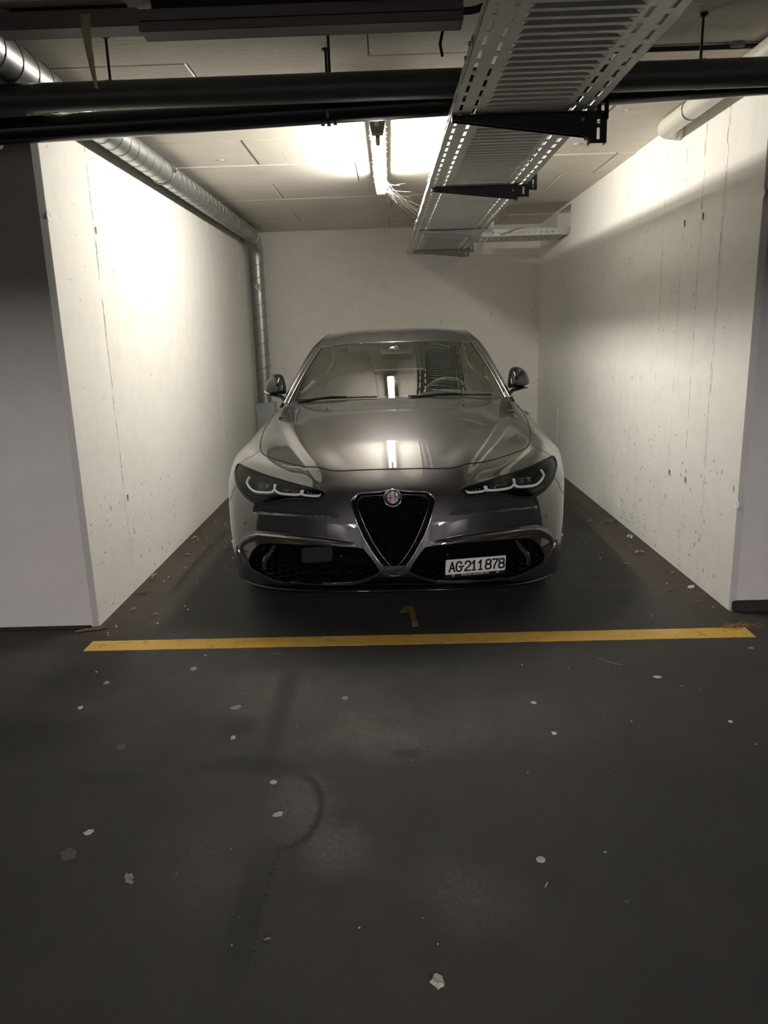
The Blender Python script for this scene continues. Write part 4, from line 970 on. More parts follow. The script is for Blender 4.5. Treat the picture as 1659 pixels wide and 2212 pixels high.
# tow-eye covers and sensors: fine rings let into the bumper skin
for sg in (1, -1):
    for uvp, r, nm in ((UV['tow'][0], .0285, 'tow_eye_cover'), (UV['sensor'][0], .0085, 'parking_sensor')):
        n3 = Vector(SK.nrm(*uvp).tolist()); p3 = Vector(SK.pt(*uvp).tolist()); n3.x *= sg; p3.x *= sg; t1 = n3.orthogonal().normalized(); t2 = n3.cross(t1)
        m = MB(); ring = []
        for a in np.linspace(0, 2*math.pi, 28, endpoint=False):
            d = (t1*math.cos(a)+t2*math.sin(a))*r; ring.append(p3+d)
        uvr = []
        # lay the ring on the skin by following its curvature
        for p in ring:
            u0, v0 = uvp
            for _ in range(6):
                q = Vector(SK.pt(u0, v0).tolist()); q.x *= sg; e_ = p-q
                du = Vector((SK.pt(u0+.02, v0)-SK.pt(u0, v0)).tolist())/.02; dv = Vector((SK.pt(u0, v0+.02)-SK.pt(u0, v0)).tolist())/.02; du.x *= sg; dv.x *= sg
                u0 += max(-.1, min(.1, e_.dot(du)/du.dot(du))); v0 += max(-.1, min(.1, e_.dot(dv)/dv.dot(dv)))
            q = Vector(SK.pt(u0, v0).tolist()); q.x *= sg; uvr.append(q)
        m.tube(uvr, .0012, 5, closed=True); m.build(nm, M_MATT, CAR)
    q3 = Vector(SK.pt(*UV['nozzle'][0]).tolist()); m = MB(); m.lathe([(0, .006), (.006, .0055), (.010, .003), (.011, -.002)], (q3.x*sg, q3.y, q3.z), (0, -.2, 1), 12); m.build('washer_nozzle', M_GLOSS, CAR)

# ---------------------------------------------------------------- number plate
PX0, PX1, PY, PZ = .243, .539, .083, .296
tilt, yaw_ = math.radians(10), math.radians(11.5)
pxv = Vector((math.cos(yaw_), math.sin(yaw_), 0)); pn = Vector((math.sin(yaw_)*math.cos(tilt), -math.cos(yaw_)*math.cos(tilt), -math.sin(tilt))); pu = pn.cross(pxv)
if pu.z < 0: pu = -pu
pc = Vector(((PX0+PX1)/2, PY, PZ))
def rrect(w_, h_, r, n=5):
    o = []
    for cx, cy, a0 in ((w_/2-r, h_/2-r, 0), (-w_/2+r, h_/2-r, 90), (-w_/2+r, -h_/2+r, 180), (w_/2-r, -h_/2+r, 270)):
        for k in range(n+1): a = math.radians(a0+90*k/n); o.append((cx+r*math.cos(a), cy+r*math.sin(a)))
    return o
W_, H_ = .300, .080
m = MB(); m.prism(rrect(W_+.006, H_+.024, .005), pc-pu*.009-pn*.004, pxv, pu, pn, .004); PF = m.build('plate_holder', M_MATT, CAR)
m = MB(); m.prism(rrect(W_, H_, .006), pc, pxv, pu, pn, .0018); PL = m.build('number_plate', M_WHITE, PF)
G = {'A': [[(0, 0), (.5, 1), (1, 0)], [(.2, .34), (.8, .34)]],
     'G': [[(.98, .78), (.86, .93), (.65, 1), (.35, 1), (.1, .86), (0, .62), (0, .36), (.1, .13), (.35, 0), (.68, 0), (.92, .1), (1, .24), (1, .48), (.58, .48)]],
     '2': [[(.02, .74), (.08, .9), (.28, 1), (.68, 1), (.9, .9), (.98, .74), (.94, .58), (.1, .14), (.0, .0), (1, 0)]],
     '1': [[(.12, .74), (.6, 1), (.6, 0)], [(.2, 0), (1, 0)]],
     '8': [[(.5, 1), (.2, .97), (.06, .86), (.06, .68), (.2, .56), (.5, .53), (.8, .56), (.94, .68), (.94, .86), (.8, .97), (.5, 1)], [(.5, .53), (.16, .49), (0, .36), (0, .16), (.16, .03), (.5, 0), (.84, .03), (1, .16), (1, .36), (.84, .49), (.5, .53)]],
     '7': [[(0, 1), (1, 1), (.42, .3), (.36, 0)]]}
def glyph(ch, x0, w_, h_, st):
    m = MB()
    for s in G[ch]:
        p = [Vector((x0+x*w_, (y-.5)*h_)) for x, y in s]
        for i in range(len(p)-1):
            d = (p[i+1]-p[i]).normalized(); a = p[i]-d*st*.42; c_ = p[i+1]+d*st*.42; nn = Vector((-d.y, d.x))*st/2
            m.prism([tuple(a-nn), tuple(c_-nn), tuple(c_+nn), tuple(a+nn)], pc+pn*.0018, pxv, pu, pn, .0007)
    return m.build('character', M_INK, PL)
hh = .050; x = -.131; wd = .0262
for ch, adv in (('A', .034), ('G', .0445), ('2', .0325), ('1', .0325), ('1', .0375), ('8', .0335), ('7', .0335), ('8', .03)):
    glyph(ch, x, wd if ch != '1' else .020, hh, .0082); x += adv
    if ch == 'G' and abs(adv-.0445) < 1e-6:
        m = MB(); m.prism([(x-.0095+.0048*math.cos(a), .0048*math.sin(a)) for a in np.linspace(0, 2*math.pi, 10, endpoint=False)], pc+pn*.0018, pxv, pu, pn, .0007); m.build('dot', M_INK, PL)
text('GARAGE GALLIKER AG', .0135, pc-pu*.0475+pn*.0003-pxv*.002, pxv, pu, M_WHITE, PF, 'dealer_lettering', .25)
for dx in (-.112, .112): text('G', .0135, pc-pu*.0475+pn*.0003+pxv*dx, pxv, pu, M_WHITE, PF, 'dealer_mark', .3, sx=1.6)

# ---------------------------------------------------------------- headlamps
lampC = smooth_closed(lamp, 4); lc = np.array(lamp).mean(0)
def inset(uv, k): q = np.array(uv); c_ = np.array([q[:, 0].mean(), q[:, 1].mean()]); return c_+(q-c_)*k
for sg, sd in ((1, 'R'), (-1, 'L')):
    m = MB(); rings = []
    for k, o in ((1.0, .0), (.97, -.012), (.93, -.05), (.80, -.085), (.3, -.10)):
        rings.append(loop3(_base, inset(lampC, k), o, sg))
    n = len(lampC); V = [p for r_ in rings for p in r_]
    m.add(V, [(j*n+i, j*n+(i+1) % n, (j+1)*n+(i+1) % n, (j+1)*n+i) for j in range(len(rings)-1) for i in range(n)]+[tuple((len(rings)-1)*n+i for i in range(n))], True)
    HL = m.build('headlight', M_LINER, CAR)
    panel('lens_mask', _base, [tuple(q) for q in inset(lampC, .99)], [[tuple(q) for q in inset(lampC, .935)]], M_GLOSS, HL, h=.012, off=-.006, edge=0, mirror=sd)
    b = MB(); b.tube(loop3(SK, smooth_closed(lamp, 3), -.0015, sg), .0058, 6, closed=True); b.build('bezel', M_MATT, HL)
    # lens sheet flush with the body
    lens = panel('lens', _base, [tuple(p) for p in inset(lampC, .985)], [], M_LENS, HL, h=.02, off=-.002, edge=0, mirror=sd)
    for nm, cn in (('p1', 1), ('p2', 1), ('p3', 1)):
        q = UV[nm]; F_, B_ = loop3(_base, q, -.030, sg), loop3(_base, q, -.085, sg); m = MB()
        m.add(F_+B_, [(0, 1, 2, 3), (4, 7, 6, 5), (0, 4, 5, 1), (1, 5, 6, 2), (2, 6, 7, 3), (3, 7, 4, 0)]); PJ = m.build('projector_module', M_MATT, HL, bevel=.003)
        c0 = sum(F_, Vector())/4; wv = (F_[1]-F_[0]); hv = (F_[3]-F_[0]); nv = Vector((0, -1, 0)).lerp(wv.cross(hv).normalized()*(-1 if wv.cross(hv).y > 0 else 1), .5).normalized()
        m = MB(); rr = min(hv.length*.36, .014)
        for t in ((.30, .70) if nm != 'p3' else (.5,)):
            pt = F_[0]+wv*t+hv*.55; m.lathe([(0, .008), (rr*.6, .006), (rr, .0), (rr*1.1, -.004)], pt, nv, 16)
        m.build('projector_lens', M_LENSG, PJ)
        m = MB()
        for t in np.linspace(.15, .85, 6 if nm != 'p3' else 4):
            pt = F_[0]+wv*t+hv*.18+nv*.002; m.box(pt.x-.003, pt.x+.003, pt.y-.003, pt.y+.003, pt.z-.0018, pt.z+.0018)
        m.build('led_facets', M_BEAD, PJ)
    for nm in ('g1', 'g2', 'g3'):
        m = MB(); q = smooth_open(UV[nm], 6); m.tube(loop3(_base, q, -.022, sg), .0066, 8); GD = m.build('light_guide', M_GUIDE, HL)
        m = MB(); m.tube(loop3(_base, q-np.array([0, .05]), -.034, sg), .004, 6); m.build('guide_back', M_TRIM, GD)
    # ribbed lower shelf
    m = MB(); a_, b_ = loop3(_base, [(4.55, 3.86), (4.1, 3.72), (3.6, 3.70), (3.0, 3.80), (2.5, 3.86)], -.02, sg), loop3(_base, [(4.75, 4.1), (4.2, 3.98), (3.6, 3.96), (3.0, 4.0), (2.5, 4.0)], -.075, sg)
    m.add(a_+b_, [(i, i+1, 6+i, 5+i) for i in range(4)], True); m.build('lower_shelf', M_MATT, HL)

# ---------------------------------------------------------------- cabin: windscreen, pillars, roof
GS = Skin(np.array([[[0.0,1.4,0.978],[0.25,1.415,0.977],[0.5,1.455,0.972],[0.715,1.525,0.966],[0.765,1.6,0.965],[0.785,1.63,0.95],[0.792,1.66,0.925]],[[0.0,1.65,1.131],[0.24,1.66,1.13],[0.47,1.69,1.119],[0.665,1.75,1.095],[0.716,1.82,1.095],[0.775,1.87,1.02],[0.802,1.88,0.93]],[[0.0,1.88,1.25],[0.22,1.89,1.249],[0.43,1.915,1.238],[0.605,1.965,1.213],[0.672,2.04,1.215],[0.735,2.1,1.1],[0.802,2.1,0.945]],[[0.0,2.1,1.343],[0.2,2.11,1.342],[0.39,2.13,1.335],[0.547,2.17,1.32],[0.625,2.26,1.318],[0.705,2.35,1.16],[0.802,2.35,0.955]],[[0.0,2.3,1.412],[0.19,2.31,1.411],[0.37,2.33,1.404],[0.515,2.37,1.388],[0.588,2.48,1.362],[0.69,2.6,1.18],[0.802,2.6,0.96]],[[0.0,2.65,1.44],[0.19,2.65,1.439],[0.36,2.66,1.431],[0.495,2.69,1.415],[0.575,2.8,1.374],[0.685,2.9,1.18],[0.802,2.9,0.97]],[[0.0,3.05,1.43],[0.19,3.05,1.428],[0.36,3.05,1.418],[0.48,3.06,1.398],[0.56,3.1,1.35],[0.68,3.2,1.17],[0.802,3.2,0.98]],[[0.0,3.45,1.36],[0.19,3.45,1.358],[0.35,3.45,1.345],[0.465,3.45,1.32],[0.55,3.5,1.27],[0.67,3.55,1.14],[0.83,3.55,0.985]],[[0.0,3.8,1.22],[0.18,3.8,1.218],[0.34,3.8,1.21],[0.45,3.8,1.18],[0.55,3.82,1.14],[0.655,3.85,1.07],[0.81,3.85,0.985]],[[0.0,4.12,1.05],[0.2,4.11,1.05],[0.36,4.09,1.045],[0.47,4.06,1.04],[0.57,4.03,1.03],[0.67,4.01,1.01],[0.8,4.0,0.985]]])); GU, GV = .16, .26
def rect(u0, u1, v0, v1, n=8): return [(u0+(u1-u0)*i/n, v0) for i in range(n)]+[(u1, v0+(v1-v0)*i/n) for i in range(n)]+[(u1-(u1-u0)*i/n, v1) for i in range(n)]+[(u0, v1-(v1-v0)*i/n) for i in range(n)]
panel('windscreen', GS, rect(0, 2.93, .02, 2.965), [], M_WS, h=.03, off=-.002, edge=0, su=GU, sv=GV)
# printed black border behind the glass
fr_in = [(0, .16), (2.0, .15), (2.62, .20), (2.74, .42), (2.76, 1.5), (2.74, 2.6), (2.60, 2.80), (1.2, 2.84), (.52, 2.80), (.42, 2.50), (.0, 2.46)]
panel('windscreen_border', GS, [(0, .02), (2.93, .02), (2.93, 2.965), (0, 2.965)]+fr_in[::-1], [], M_MATT, h=.025, off=-.007, edge=0, su=GU, sv=GV)
panel('roof', GS, rect(0, 3.42, 3.02, 7.05), [], M_PAINT, h=.03, edge=.012, su=GU, sv=GV)
rail = [(3.02, .0), (4.3, .05), (4.34, 1), (4.34, 6.9), (4.9, 7.6), (5.9, 8.2), (5.95, 9), (3.0, 9), (3.0, 7.1), (3.46, 7.08), (3.46, 3.0), (3.02, 2.96)]
for sd in 'LR':
    panel('roof_pillar', GS, rail, [], M_PAINT, h=.02, edge=.012, mirror=sd, su=GU, sv=GV)
    panel('side_window', GS, [(4.37, .35), (5.95, .25), (5.95, 8.1), (4.95, 7.5), (4.37, 6.85)], [], M_WS, h=.05, off=-.004, edge=0, mirror=sd, su=GU, sv=GV)
    panel('mirror_base', GS, rect(4.3, 5.98, .0, .34, 5), [], M_GLOSS, h=.03, edge=.01, mirror=sd, su=GU, sv=GV)
    panel('door_pillar', GS, rect(4.37, 5.95, 4.2, 4.75, 4), [], M_GLOSS, h=.05, off=-.001, edge=.01, mirror=sd, su=GU, sv=GV)
panel('rear_window', GS, rect(0, 2.95, 7.12, 8.9), [], M_RW, h=.04, off=-.002, edge=0, su=GU, sv=GV)
for sg in (1, -1):
    for u_, r in ((3.0, .0042), (3.34, .0036)):
        m = MB(); q = [(u_-.02*(v-1.5)**2*.1, v) for v in np.linspace(.04, 2.98, 24)]; m.tube(loop3(GS, q, .0025, sg), r, 8); m.build('pillar_trim', M_CHROME, CAR)
    m = MB(); m.tube(loop3(GS, [(3.44, v) for v in np.linspace(3.0, 7.0, 24)], .0, sg), .004, 6); m.build('roof_ditch_strip', M_GLOSS, CAR)
m = MB(); m.tube([Vector((-p.x, p.y, p.z)) for p in loop3(GS, [(u, 3.0) for u in np.linspace(2.98, .02, 24)], -.001)]+loop3(GS, [(u, 3.0) for u in np.linspace(0, 2.98, 24)], -.001), .003, 6); m.build('header_strip', M_TRIM, CAR)
# cowl tray and wipers
m = MB(); cw = [(0, 1.37, .968), (.3, 1.39, .966), (.55, 1.44, .96), (.70, 1.50, .957), (.77, 1.58, .95)]; V = []
for sg in (-1, 1):
    for x, y, z in (cw[::-1] if sg < 0 else cw[1:]): V += [(x*sg, y, z), (x*sg, y+.09, z-.004), (x*sg, y+.08, z-.06)]
m.add(V, [(i*3+k, i*3+k+1, (i+1)*3+k+1, (i+1)*3+k) for i in range(len(V)//3-1) for k in (0, 1)], True); m.build('cowl', M_MATT, CAR)
for x0, x1 in ((-.66, -.12), (.08, .62)):
    m = MB(); uu = np.linspace(x0, x1, 12); q = []
    for x in uu:
        p = GS.pt(np.interp(abs(x), [0, .25, .5, .715], [0, 1, 2, 3]), .13); q.append((x, p[1]-.012, p[2]+.010))
    m.tube(q, .0055, 6); W = m.build('wiper', M_MATT, CAR)
    m = MB(); m.tube([(q[0][0]+.02, q[0][1]-.03, q[0][2]-.012), q[3], (q[5][0], q[5][1]-.006, q[5][2]+.008), (q[7][0], q[7][1]-.004, q[7][2]+.006)], [.011, .009, .007, .005], 8); m.build('wiper_arm', M_GLOSS, W)
# sensor housing behind the mirror, and mirror
def gsp(u, v, o, sg=1): p = loop3(GS, [(abs(u), v)], o, 1 if u >= 0 else -1)[0]; return p
m = MB(); q = [(-.60, 2.86), (-.50, 2.22), (.50, 2.22), (.60, 2.86)]; F_ = [gsp(u, v, -.012) for u, v in q]; B_ = [p+Vector((0, .05, -.03)) for p in F_]
F2 = [gsp(u*.92, v, -.010) for u, v in ((-.62, 2.68), (-.42, 2.30), (.42, 2.30), (.62, 2.68))]
m.add(F_+B_, [(0, 1, 2, 3), (4, 7, 6, 5), (0, 4, 5, 1), (1, 5, 6, 2), (2, 6, 7, 3), (3, 7, 4, 0)]); SH = m.build('sensor_housing', simple('housing_grey', (.06, .06, .058), .5), CAR, bevel=.008)
m = MB(); c_ = gsp(-.07, 2.56, -.006); m.prism([(-.040, -.013), (.040, -.013), (.026, .006), (.012, .014), (-.012, .014), (-.026, .006)], c_, (1, 0, 0), (0, .72, .69), (0, -.69, .72), .003); m.build('camera_window', simple('camera_pane', (.62, .70, .72), .5), SH)
m = MB(); m.lathe([(0, .002), (.005, .002), (.006, 0)], gsp(.26, 2.50, -.010), (0, -.9, .4), 12); m.build('rain_sensor', M_MATT, SH)
m = MB(); m.box(-.115, .115, 2.06, 2.09, 1.215, 1.285, .015); m.cyl((0, 2.06, 1.28), (0, 2.0, 1.31), .012, 8); m.build('interior_mirror', M_CABIN, CAR)

# ---------------------------------------------------------------- interior
m = MB(); V = []; xs = np.linspace(-.74, .74, 25)
for x in xs:
    a = abs(x); hump = .035*math.exp(-((x-.36)/.17)**2); yb = 1.44+.16*a*a
    V += [(x, yb+.03, .955), (x, yb+.22, .975+hump*.3), (x, 1.86+.05*a, .978+hump), (x, 1.93+.05*a, .955+hump*1.0), (x, 1.96, .86), (x, 1.98, .60)]
m.add(V, [(i*6+k, (i+1)*6+k, (i+1)*6+k+1, i*6+k+1) for i in range(24) for k in range(5)], True); m.build('dashboard', M_DASH, CAR)
sc_ = Vector((.36, 2.06, .915)); sa = Vector((0, -.90, -.42)).normalized(); su1 = Vector((1, 0, 0)); sv1 = sa.cross(su1)
m = MB(); m.tube([sc_+(su1*math.cos(a)+sv1*math.sin(a))*.178 for a in np.linspace(0, 2*math.pi, 40, endpoint=False)], .0155, 10, closed=True); SW = m.build('steering_wheel', simple('wheel_leather', (.20, .20, .19), .35), CAR)
m = MB(); m.lathe([(0, .03), (.05, .028), (.062, .01), (.06, -.03), (.03, -.12)], sc_, sa, 20)
for a in (0, math.pi, math.pi*1.5):
    d = su1*math.cos(a)+sv1*math.sin(a); m.tube([sc_+d*.05, sc_+d*.17], [.02, .012], 8)
m.build('wheel_hub', M_CABIN, SW)
def seat(x, y, nm='seat', w_=.25, rear=False):
    m = MB(); prof = [(0, .45, .20), (.03, .55, .22), (.06, .75, .24), (.10, .95, .235), (.14, 1.06, .20), (.155, 1.10, .14)]; V = []; n = 14
    for dy, z, hw in prof:
        for k in range(n): a = 2*math.pi*k/n; V.append((x+hw*w_/.25*math.copysign(abs(math.cos(a))**.6, math.cos(a)), y+dy+.07*math.copysign(abs(math.sin(a))**.7, math.sin(a)), z))
    m.add(V, [(i*n+k, i*n+(k+1) % n, (i+1)*n+(k+1) % n, (i+1)*n+k) for i in range(len(prof)-1) for k in range(n)]+[tuple(range((len(prof)-1)*n, len(prof)*n))], True)
    m.box(x-.25*w_/.25, x+.25*w_/.25, y-.5, y+.05, .36, .50, .05); S_ = m.build(nm, M_SEAT, CAR)
    m = MB(); V = []; prof = [(1.10, .10, .035), (1.13, .135, .05), (1.19, .145, .055), (1.245, .13, .05), (1.27, .09, .03)]
    for z, hw, hd in prof:
        for k in range(n): a = 2*math.pi*k/n; V.append((x+hw*math.copysign(abs(math.cos(a))**.6, math.cos(a)), y+.155+hd*math.sin(a), z))
    m.add(V, [(i*n+k, i*n+(k+1) % n, (i+1)*n+(k+1) % n, (i+1)*n+k) for i in range(len(prof)-1) for k in range(n)]+[tuple(range((len(prof)-1)*n, len(prof)*n)), tuple(range(n))], True)
    for dx in (-.05, .05): m.cyl((x+dx, y+.15, 1.05), (x+dx, y+.155, 1.14), .006, 6)
    m.build('headrest', M_SEAT, S_); return S_
seat(-.36, 2.62); seat(.36, 2.62)
m = MB(); m.box(-.62, .62, 3.42, 3.56, .45, 1.04, .05); m.box(-.62, .62, 2.98, 3.45, .36, .52, .05)
for x in (-.36, .36): m.box(x-.13, x+.13, 3.46, 3.54, 1.03, 1.16, .035)
m.build('rear_bench', M_SEAT, CAR)
m = MB(); m.box(-.62, .62, 3.56, 4.0, .98, 1.0); m.box(-.80, .80, 1.98, 4.0, .30, .34); m.box(-.72, .72, 1.2, 1.25, .3, .92); m.box(-.82, .82, 3.9, 3.95, .3, 1.0); m.build('cabin_floor', M_CABIN, CAR)
for sg in (1, -1):
    m = MB(); m.box(sg*.79-.02, sg*.79+.02, 1.95, 3.5, .40, .955, .015); m.build('door_lining', M_CABIN, CAR)
    m = MB(); V = [GS.pt(4.0, v) for v in np.linspace(.1, 6.9, 20)]+[GS.pt(2.95, v) for v in np.linspace(.1, 6.9, 20)]; V = [((p[0]-.02)*sg, p[1]+.01, p[2]-.03) for p in V]
    m.add(V, [(i, i+1, 21+i, 20+i) for i in range(19)], True); m.build('pillar_lining', simple('lining_grey', (.06, .062, .06), .7) if sg > 0 else bpy.data.materials['lining_grey'], CAR)
q = MB(); uu = np.linspace(0, 3.4, 8); vv = np.linspace(3.05, 7.0, 10); gg = np.meshgrid(uu, vv); Pr = GS.pt(gg[0], gg[1])-np.array([0, 0, .03])
for sg in (1, -1): q.add([(x*sg, y, z) for x, y, z in Pr.reshape(-1, 3)], [(j*8+i, j*8+i+1, (j+1)*8+i+1, (j+1)*8+i) for j in range(9) for i in range(7)], True)
q.build('headliner', bpy.data.materials['lining_grey'], CAR)

# ---------------------------------------------------------------- door mirrors
MO = np.array([(468, 306), (464, 250), (477, 165), (496, 130), (530, 119), (580, 127), (625, 160), (655, 205), (671, 250), (660, 282), (640, 300), (600, 307), (530, 309)], float)
MO = smooth_closed((MO-np.array([560, 225]))*np.array([1, -1])*.000724, 3)
for sg in (1, -1):
    c_ = Vector((.826*sg, 1.735, 1.080)); m = MB(); n = len(MO); V = []
    rg = [(.0, -.094, .010), (.30, -.090, .009), (.55, -.078, .007), (.76, -.058, .004), (.90, -.032, .002), (.975, -.004, 0), (1.0, .022, 0), (.985, .045, 0), (.90, .050, 0), (.88, .040, 0), (.3, .040, 0)]
    for k, dy, dz in rg:
        for x, z in MO: V.append(c_+Vector(((x*k-.012*(1-k))*sg, dy+.25*x*(k > .2), z*k-dz)))
    m.add(V, [(j*n+i, j*n+(i+1) % n, (j+1)*n+(i+1) % n, (j+1)*n+i) for j in range(len(rg)-1) for i in range(n)], True); MR = m.build('door_mirror', M_GLOSS, CAR)
    m = MB(); q = [(.885, 1.745, 1.021), (.84, 1.735, 1.018), (.79, 1.72, 1.012), (.755, 1.70, .990), (.735, 1.68, .965)]; V = []
    for i, (x, y, z) in enumerate(q):
        h = .005+.006*i; V += [(x*sg, y-.035, z), (x*sg, y+.03, z+.004), (x*sg, y+.03, z-h), (x*sg, y-.03, z-h)]
    m.add(V, [(i*4+k, i*4+(k+1) % 4, (i+1)*4+(k+1) % 4, (i+1)*4+k) for i in range(len(q)-1) for k in range(4)]+[(0, 1, 2, 3), tuple(range(len(V)-4, len(V)))], True); m.build('mirror_arm', M_GLOSS, MR)
    m = MB(); q = [c_+Vector((x*sg, y, z)) for x, y, z in ((.030, -.056, -.050), (.05, -.040, -.048), (.066, -.020, -.043), (.074, .0, -.036))]; m.tube(q, [.003, .006, .008, .005], 8); m.build('indicator_strip', simple('indicator_pane', (.55, .55, .53), .15) if sg > 0 else bpy.data.materials['indicator_pane'], MR)
    m = MB(); m.prism([(x*.87, z*.87) for x, z in MO], c_+Vector((0, .042, 0)), (sg, .25, 0), (0, 0, 1), (0, 1, 0), .004); m.build('mirror_glass', M_CHROME, MR)

# ---------------------------------------------------------------- sides and tail
SB = np.array([[(.782, 1.592, .932), (.862, 1.612, .855), (.92, 1.632, .77), (.935, 1.672, .67), (.932, 1.66, .45), (.90, 1.66, .22)]]
              + [[(.796, y, b), (.862, y, b-.075), (.915, y, .77), (.934, y, .65), (.920, y, .43), (.90, y, .22)] for y, b in ((2.0, .935), (2.5, .945), (3.0, .96))]
              + [[(.80, 3.4, .975), (.875, 3.4, .88), (.93, 3.4, .78), (.945, 3.4, .64), (.925, 3.4, .45), (.90, 3.4, .24)], [(.79, 3.85, .99), (.87, 3.85, .90), (.935, 3.85, .79), (.945, 3.85, .65), (.925, 3.85, .46), (.90, 3.85, .26)],
                 [(.76, 4.2, 1.03), (.84, 4.2, .93), (.90, 4.2, .80), (.91, 4.2, .66), (.89, 4.2, .48), (.85, 4.2, .28)], [(.68, 4.5, 1.04), (.74, 4.5, .95), (.80, 4.48, .80), (.80, 4.48, .66), (.78, 4.46, .48), (.72, 4.44, .28)]], float)
BS = Skin(np.concatenate([SB[:, :1]*[0, 1, 1]+np.array([.70, 0, .02]), SB], 1))
warch = []
for a in np.radians(np.arange(-18, 199, 12)):
    y, z = 3.59-.355*math.cos(a), .335+.355*math.sin(a); best = min(((abs(BS.pt(u, v)[1]-y)+abs(BS.pt(u, v)[2]-z), u, v) for u in np.linspace(3, 6, 40) for v in np.linspace(3, 6, 40))); warch.append(best[1:])
for sd, sg in (('R', 1), ('L', -1)):
    panel('side_panel', BS, rect(1, 6, 0, 7, 10), [warch[:]], M_PAINT, h=.04, edge=.01, mirror=sd, su=.10, sv=.45)
    m = MB(); V = []
    for i, v in enumerate(np.linspace(3.95, 10, 16)):
        p = SK.raw(9., v); f = i/15; V += [(p[0]*sg, p[1], p[2]), (.935*sg, max(p[1], 1.09+.57*f), .48), (.905*sg, 1.13+.53*f, .22)]
    m.add(V, [(i*3+k, i*3+k+1, (i+1)*3+k+1, (i+1)*3+k) for i in range(15) for k in (0, 1)], True); m.build('lower_fender', M_PAINT, CAR)
    m = MB(); m.box(min(sg*.86, sg*.905), max(sg*.86, sg*.905), 1.15, 3.2, .17, .24, .02); m.build('sill', M_GLOSS, CAR)
    for y in (2.05, 3.1): m = MB(); m.tube([(.935*sg, y, .80), (.955*sg, y+.03, .80), (.955*sg, y+.15, .80), (.935*sg, y+.18, .80)], .010, 8); m.build('door_handle', M_PAINT, CAR)
m = MB(); pr_ = [(4.08, 1.05), (4.35, 1.055), (4.55, 1.06), (4.60, 1.0), (4.63, .80), (4.64, .55), (4.60, .30), (4.45, .22)]; V = []; ws = [.66, .66, .64, .66, .74, .78, .76, .72]
for (y, z), hw in zip(pr_, ws):
    for t in np.linspace(-1, 1, 9): V.append((hw*t, y-.10*t*t*(y > 4.3), z-.015*t*t))
m.add(V, [(i*9+k, i*9+k+1, (i+1)*9+k+1, (i+1)*9+k) for i in range(len(pr_)-1) for k in range(8)], True); m.build('tail_panel', M_PAINT, CAR)
for sg in (1, -1): m = MB(); m.tube([(.30*sg, 4.635, .87), (.5*sg, 4.615, .88), (.66*sg, 4.56, .89), (.76*sg, 4.44, .885)], [.03, .04, .045, .03], 8); m.build('tail_lamp', simple('red_lamp', (.25, .01, .01), .15) if sg > 0 else bpy.data.materials['red_lamp'], CAR)

# ---------------------------------------------------------------- wheels
for y in (.77, 3.59):
    for sg in (1, -1):
        c_ = (.758*sg, y, .334); ax = (sg, 0, 0)
        m = MB(); m.lathe([(.245, -.10), (.27, -.112), (.305, -.112), (.327, -.095), (.334, -.06), (.334, .06), (.327, .095), (.305, .112), (.27, .112), (.245, .10)], c_, ax, 40); 
        WH = m.build('wheel', M_RUB, CAR)
        m = MB(); m.lathe([(.25, .10), (.243, .106), (.235, .09), (.228, .03), (.228, -.09), (.245, -.1)], c_, ax, 40); m.lathe([(.0, .085), (.045, .085), (.06, .07), (.06, .04), (0, .04)], c_, ax, 20)
        for k in range(5):
            for dk in (-.13, .13):
                a = 2*math.pi*k/5+dk; d = Vector((0, math.cos(a), math.sin(a))); e_ = Vector((0, math.cos(a+dk*.6), math.sin(a+dk*.6))); o_ = Vector(c_)
                m.tube([o_+d*.05+Vector((sg*.075, 0, 0)), o_+e_*.14+Vector((sg*.085, 0, 0)), o_+e_*.235+Vector((sg*.08, 0, 0))], [.02, .016, .018], 6)
        m.build('rim', M_ALLOY, WH)
        m = MB(); m.lathe([(.05, .0), (.16, .0), (.165, -.01), (.16, -.025), (.05, -.025)], c_, ax, 28); m.build('brake_disc', M_TRIM, WH)
        m = MB(); n = 24; V = []
        for k in range(n+1):
            a = math.radians(-30)+math.radians(240)*k/n; V += [(.86*sg, y-.365*math.cos(a), .335+.365*math.sin(a)), (.55*sg, y-.365*math.cos(a), .335+.365*math.sin(a))]
        m.add(V, [(2*k, 2*k+1, 2*k+3, 2*k+2) for k in range(n)], True); m.build('wheel_housing', M_MATT, CAR)

# ================================================================ floor: paint, cracks, litter
def yellow():
    t = NT('worn_yellow_paint'); co = t.coord(); big = t.noise(co, 2.2, 4, .6); mid = t.noise(co, 14, 6, .7); fine = t.noise(co, 90, 4, .7)
    col = t.mix(t.ramp(big, [(.35, 0), (.65, 1)]), (.64, .38, .045), (.70, .46, .12))
    sep = t.n('ShaderNodeSeparateXYZ'); t.l(co, sep.inputs[0])
    ends = t.ramp(t.math('ABSOLUTE', sep.outputs[0]), [(1.05, 0), (1.35, .24), (1.55, .34)])
    worn = t.ramp(t.math('ADD', t.math('MULTIPLY', t.math('ADD', mid, t.math('MULTIPLY', fine, .25)), .85), ends), [(.56, 0), (.80, 1)])
    col = t.mix(t.math('MULTIPLY', worn, .85), col, (.035, .028, .018))
    t.bump(t.math('SUBTRACT', fine, worn), .35, .002)
    return t.set(Base_Color=col, Roughness=.62, Specular_IOR_Level=.35)
M_YEL = yellow()
def flat(name, poly, z0, z1, mat, parent=None): return MB().prism(poly, (0, 0, z0), (1, 0, 0), (0, 1, 0), (0, 0, 1), z1-z0).build(name, mat, parent)
rnd = random.Random(11)
top, bot_ = [], []
for i in range(61):
    s = i/60; x = -1.47+3.103*s; y0 = 3.176-.028*s; 
    bot_.append((x, y0+rnd.uniform(-.0015, .0015))); top.append((x+.002, y0+.112+rnd.uniform(-.0015, .0015)))
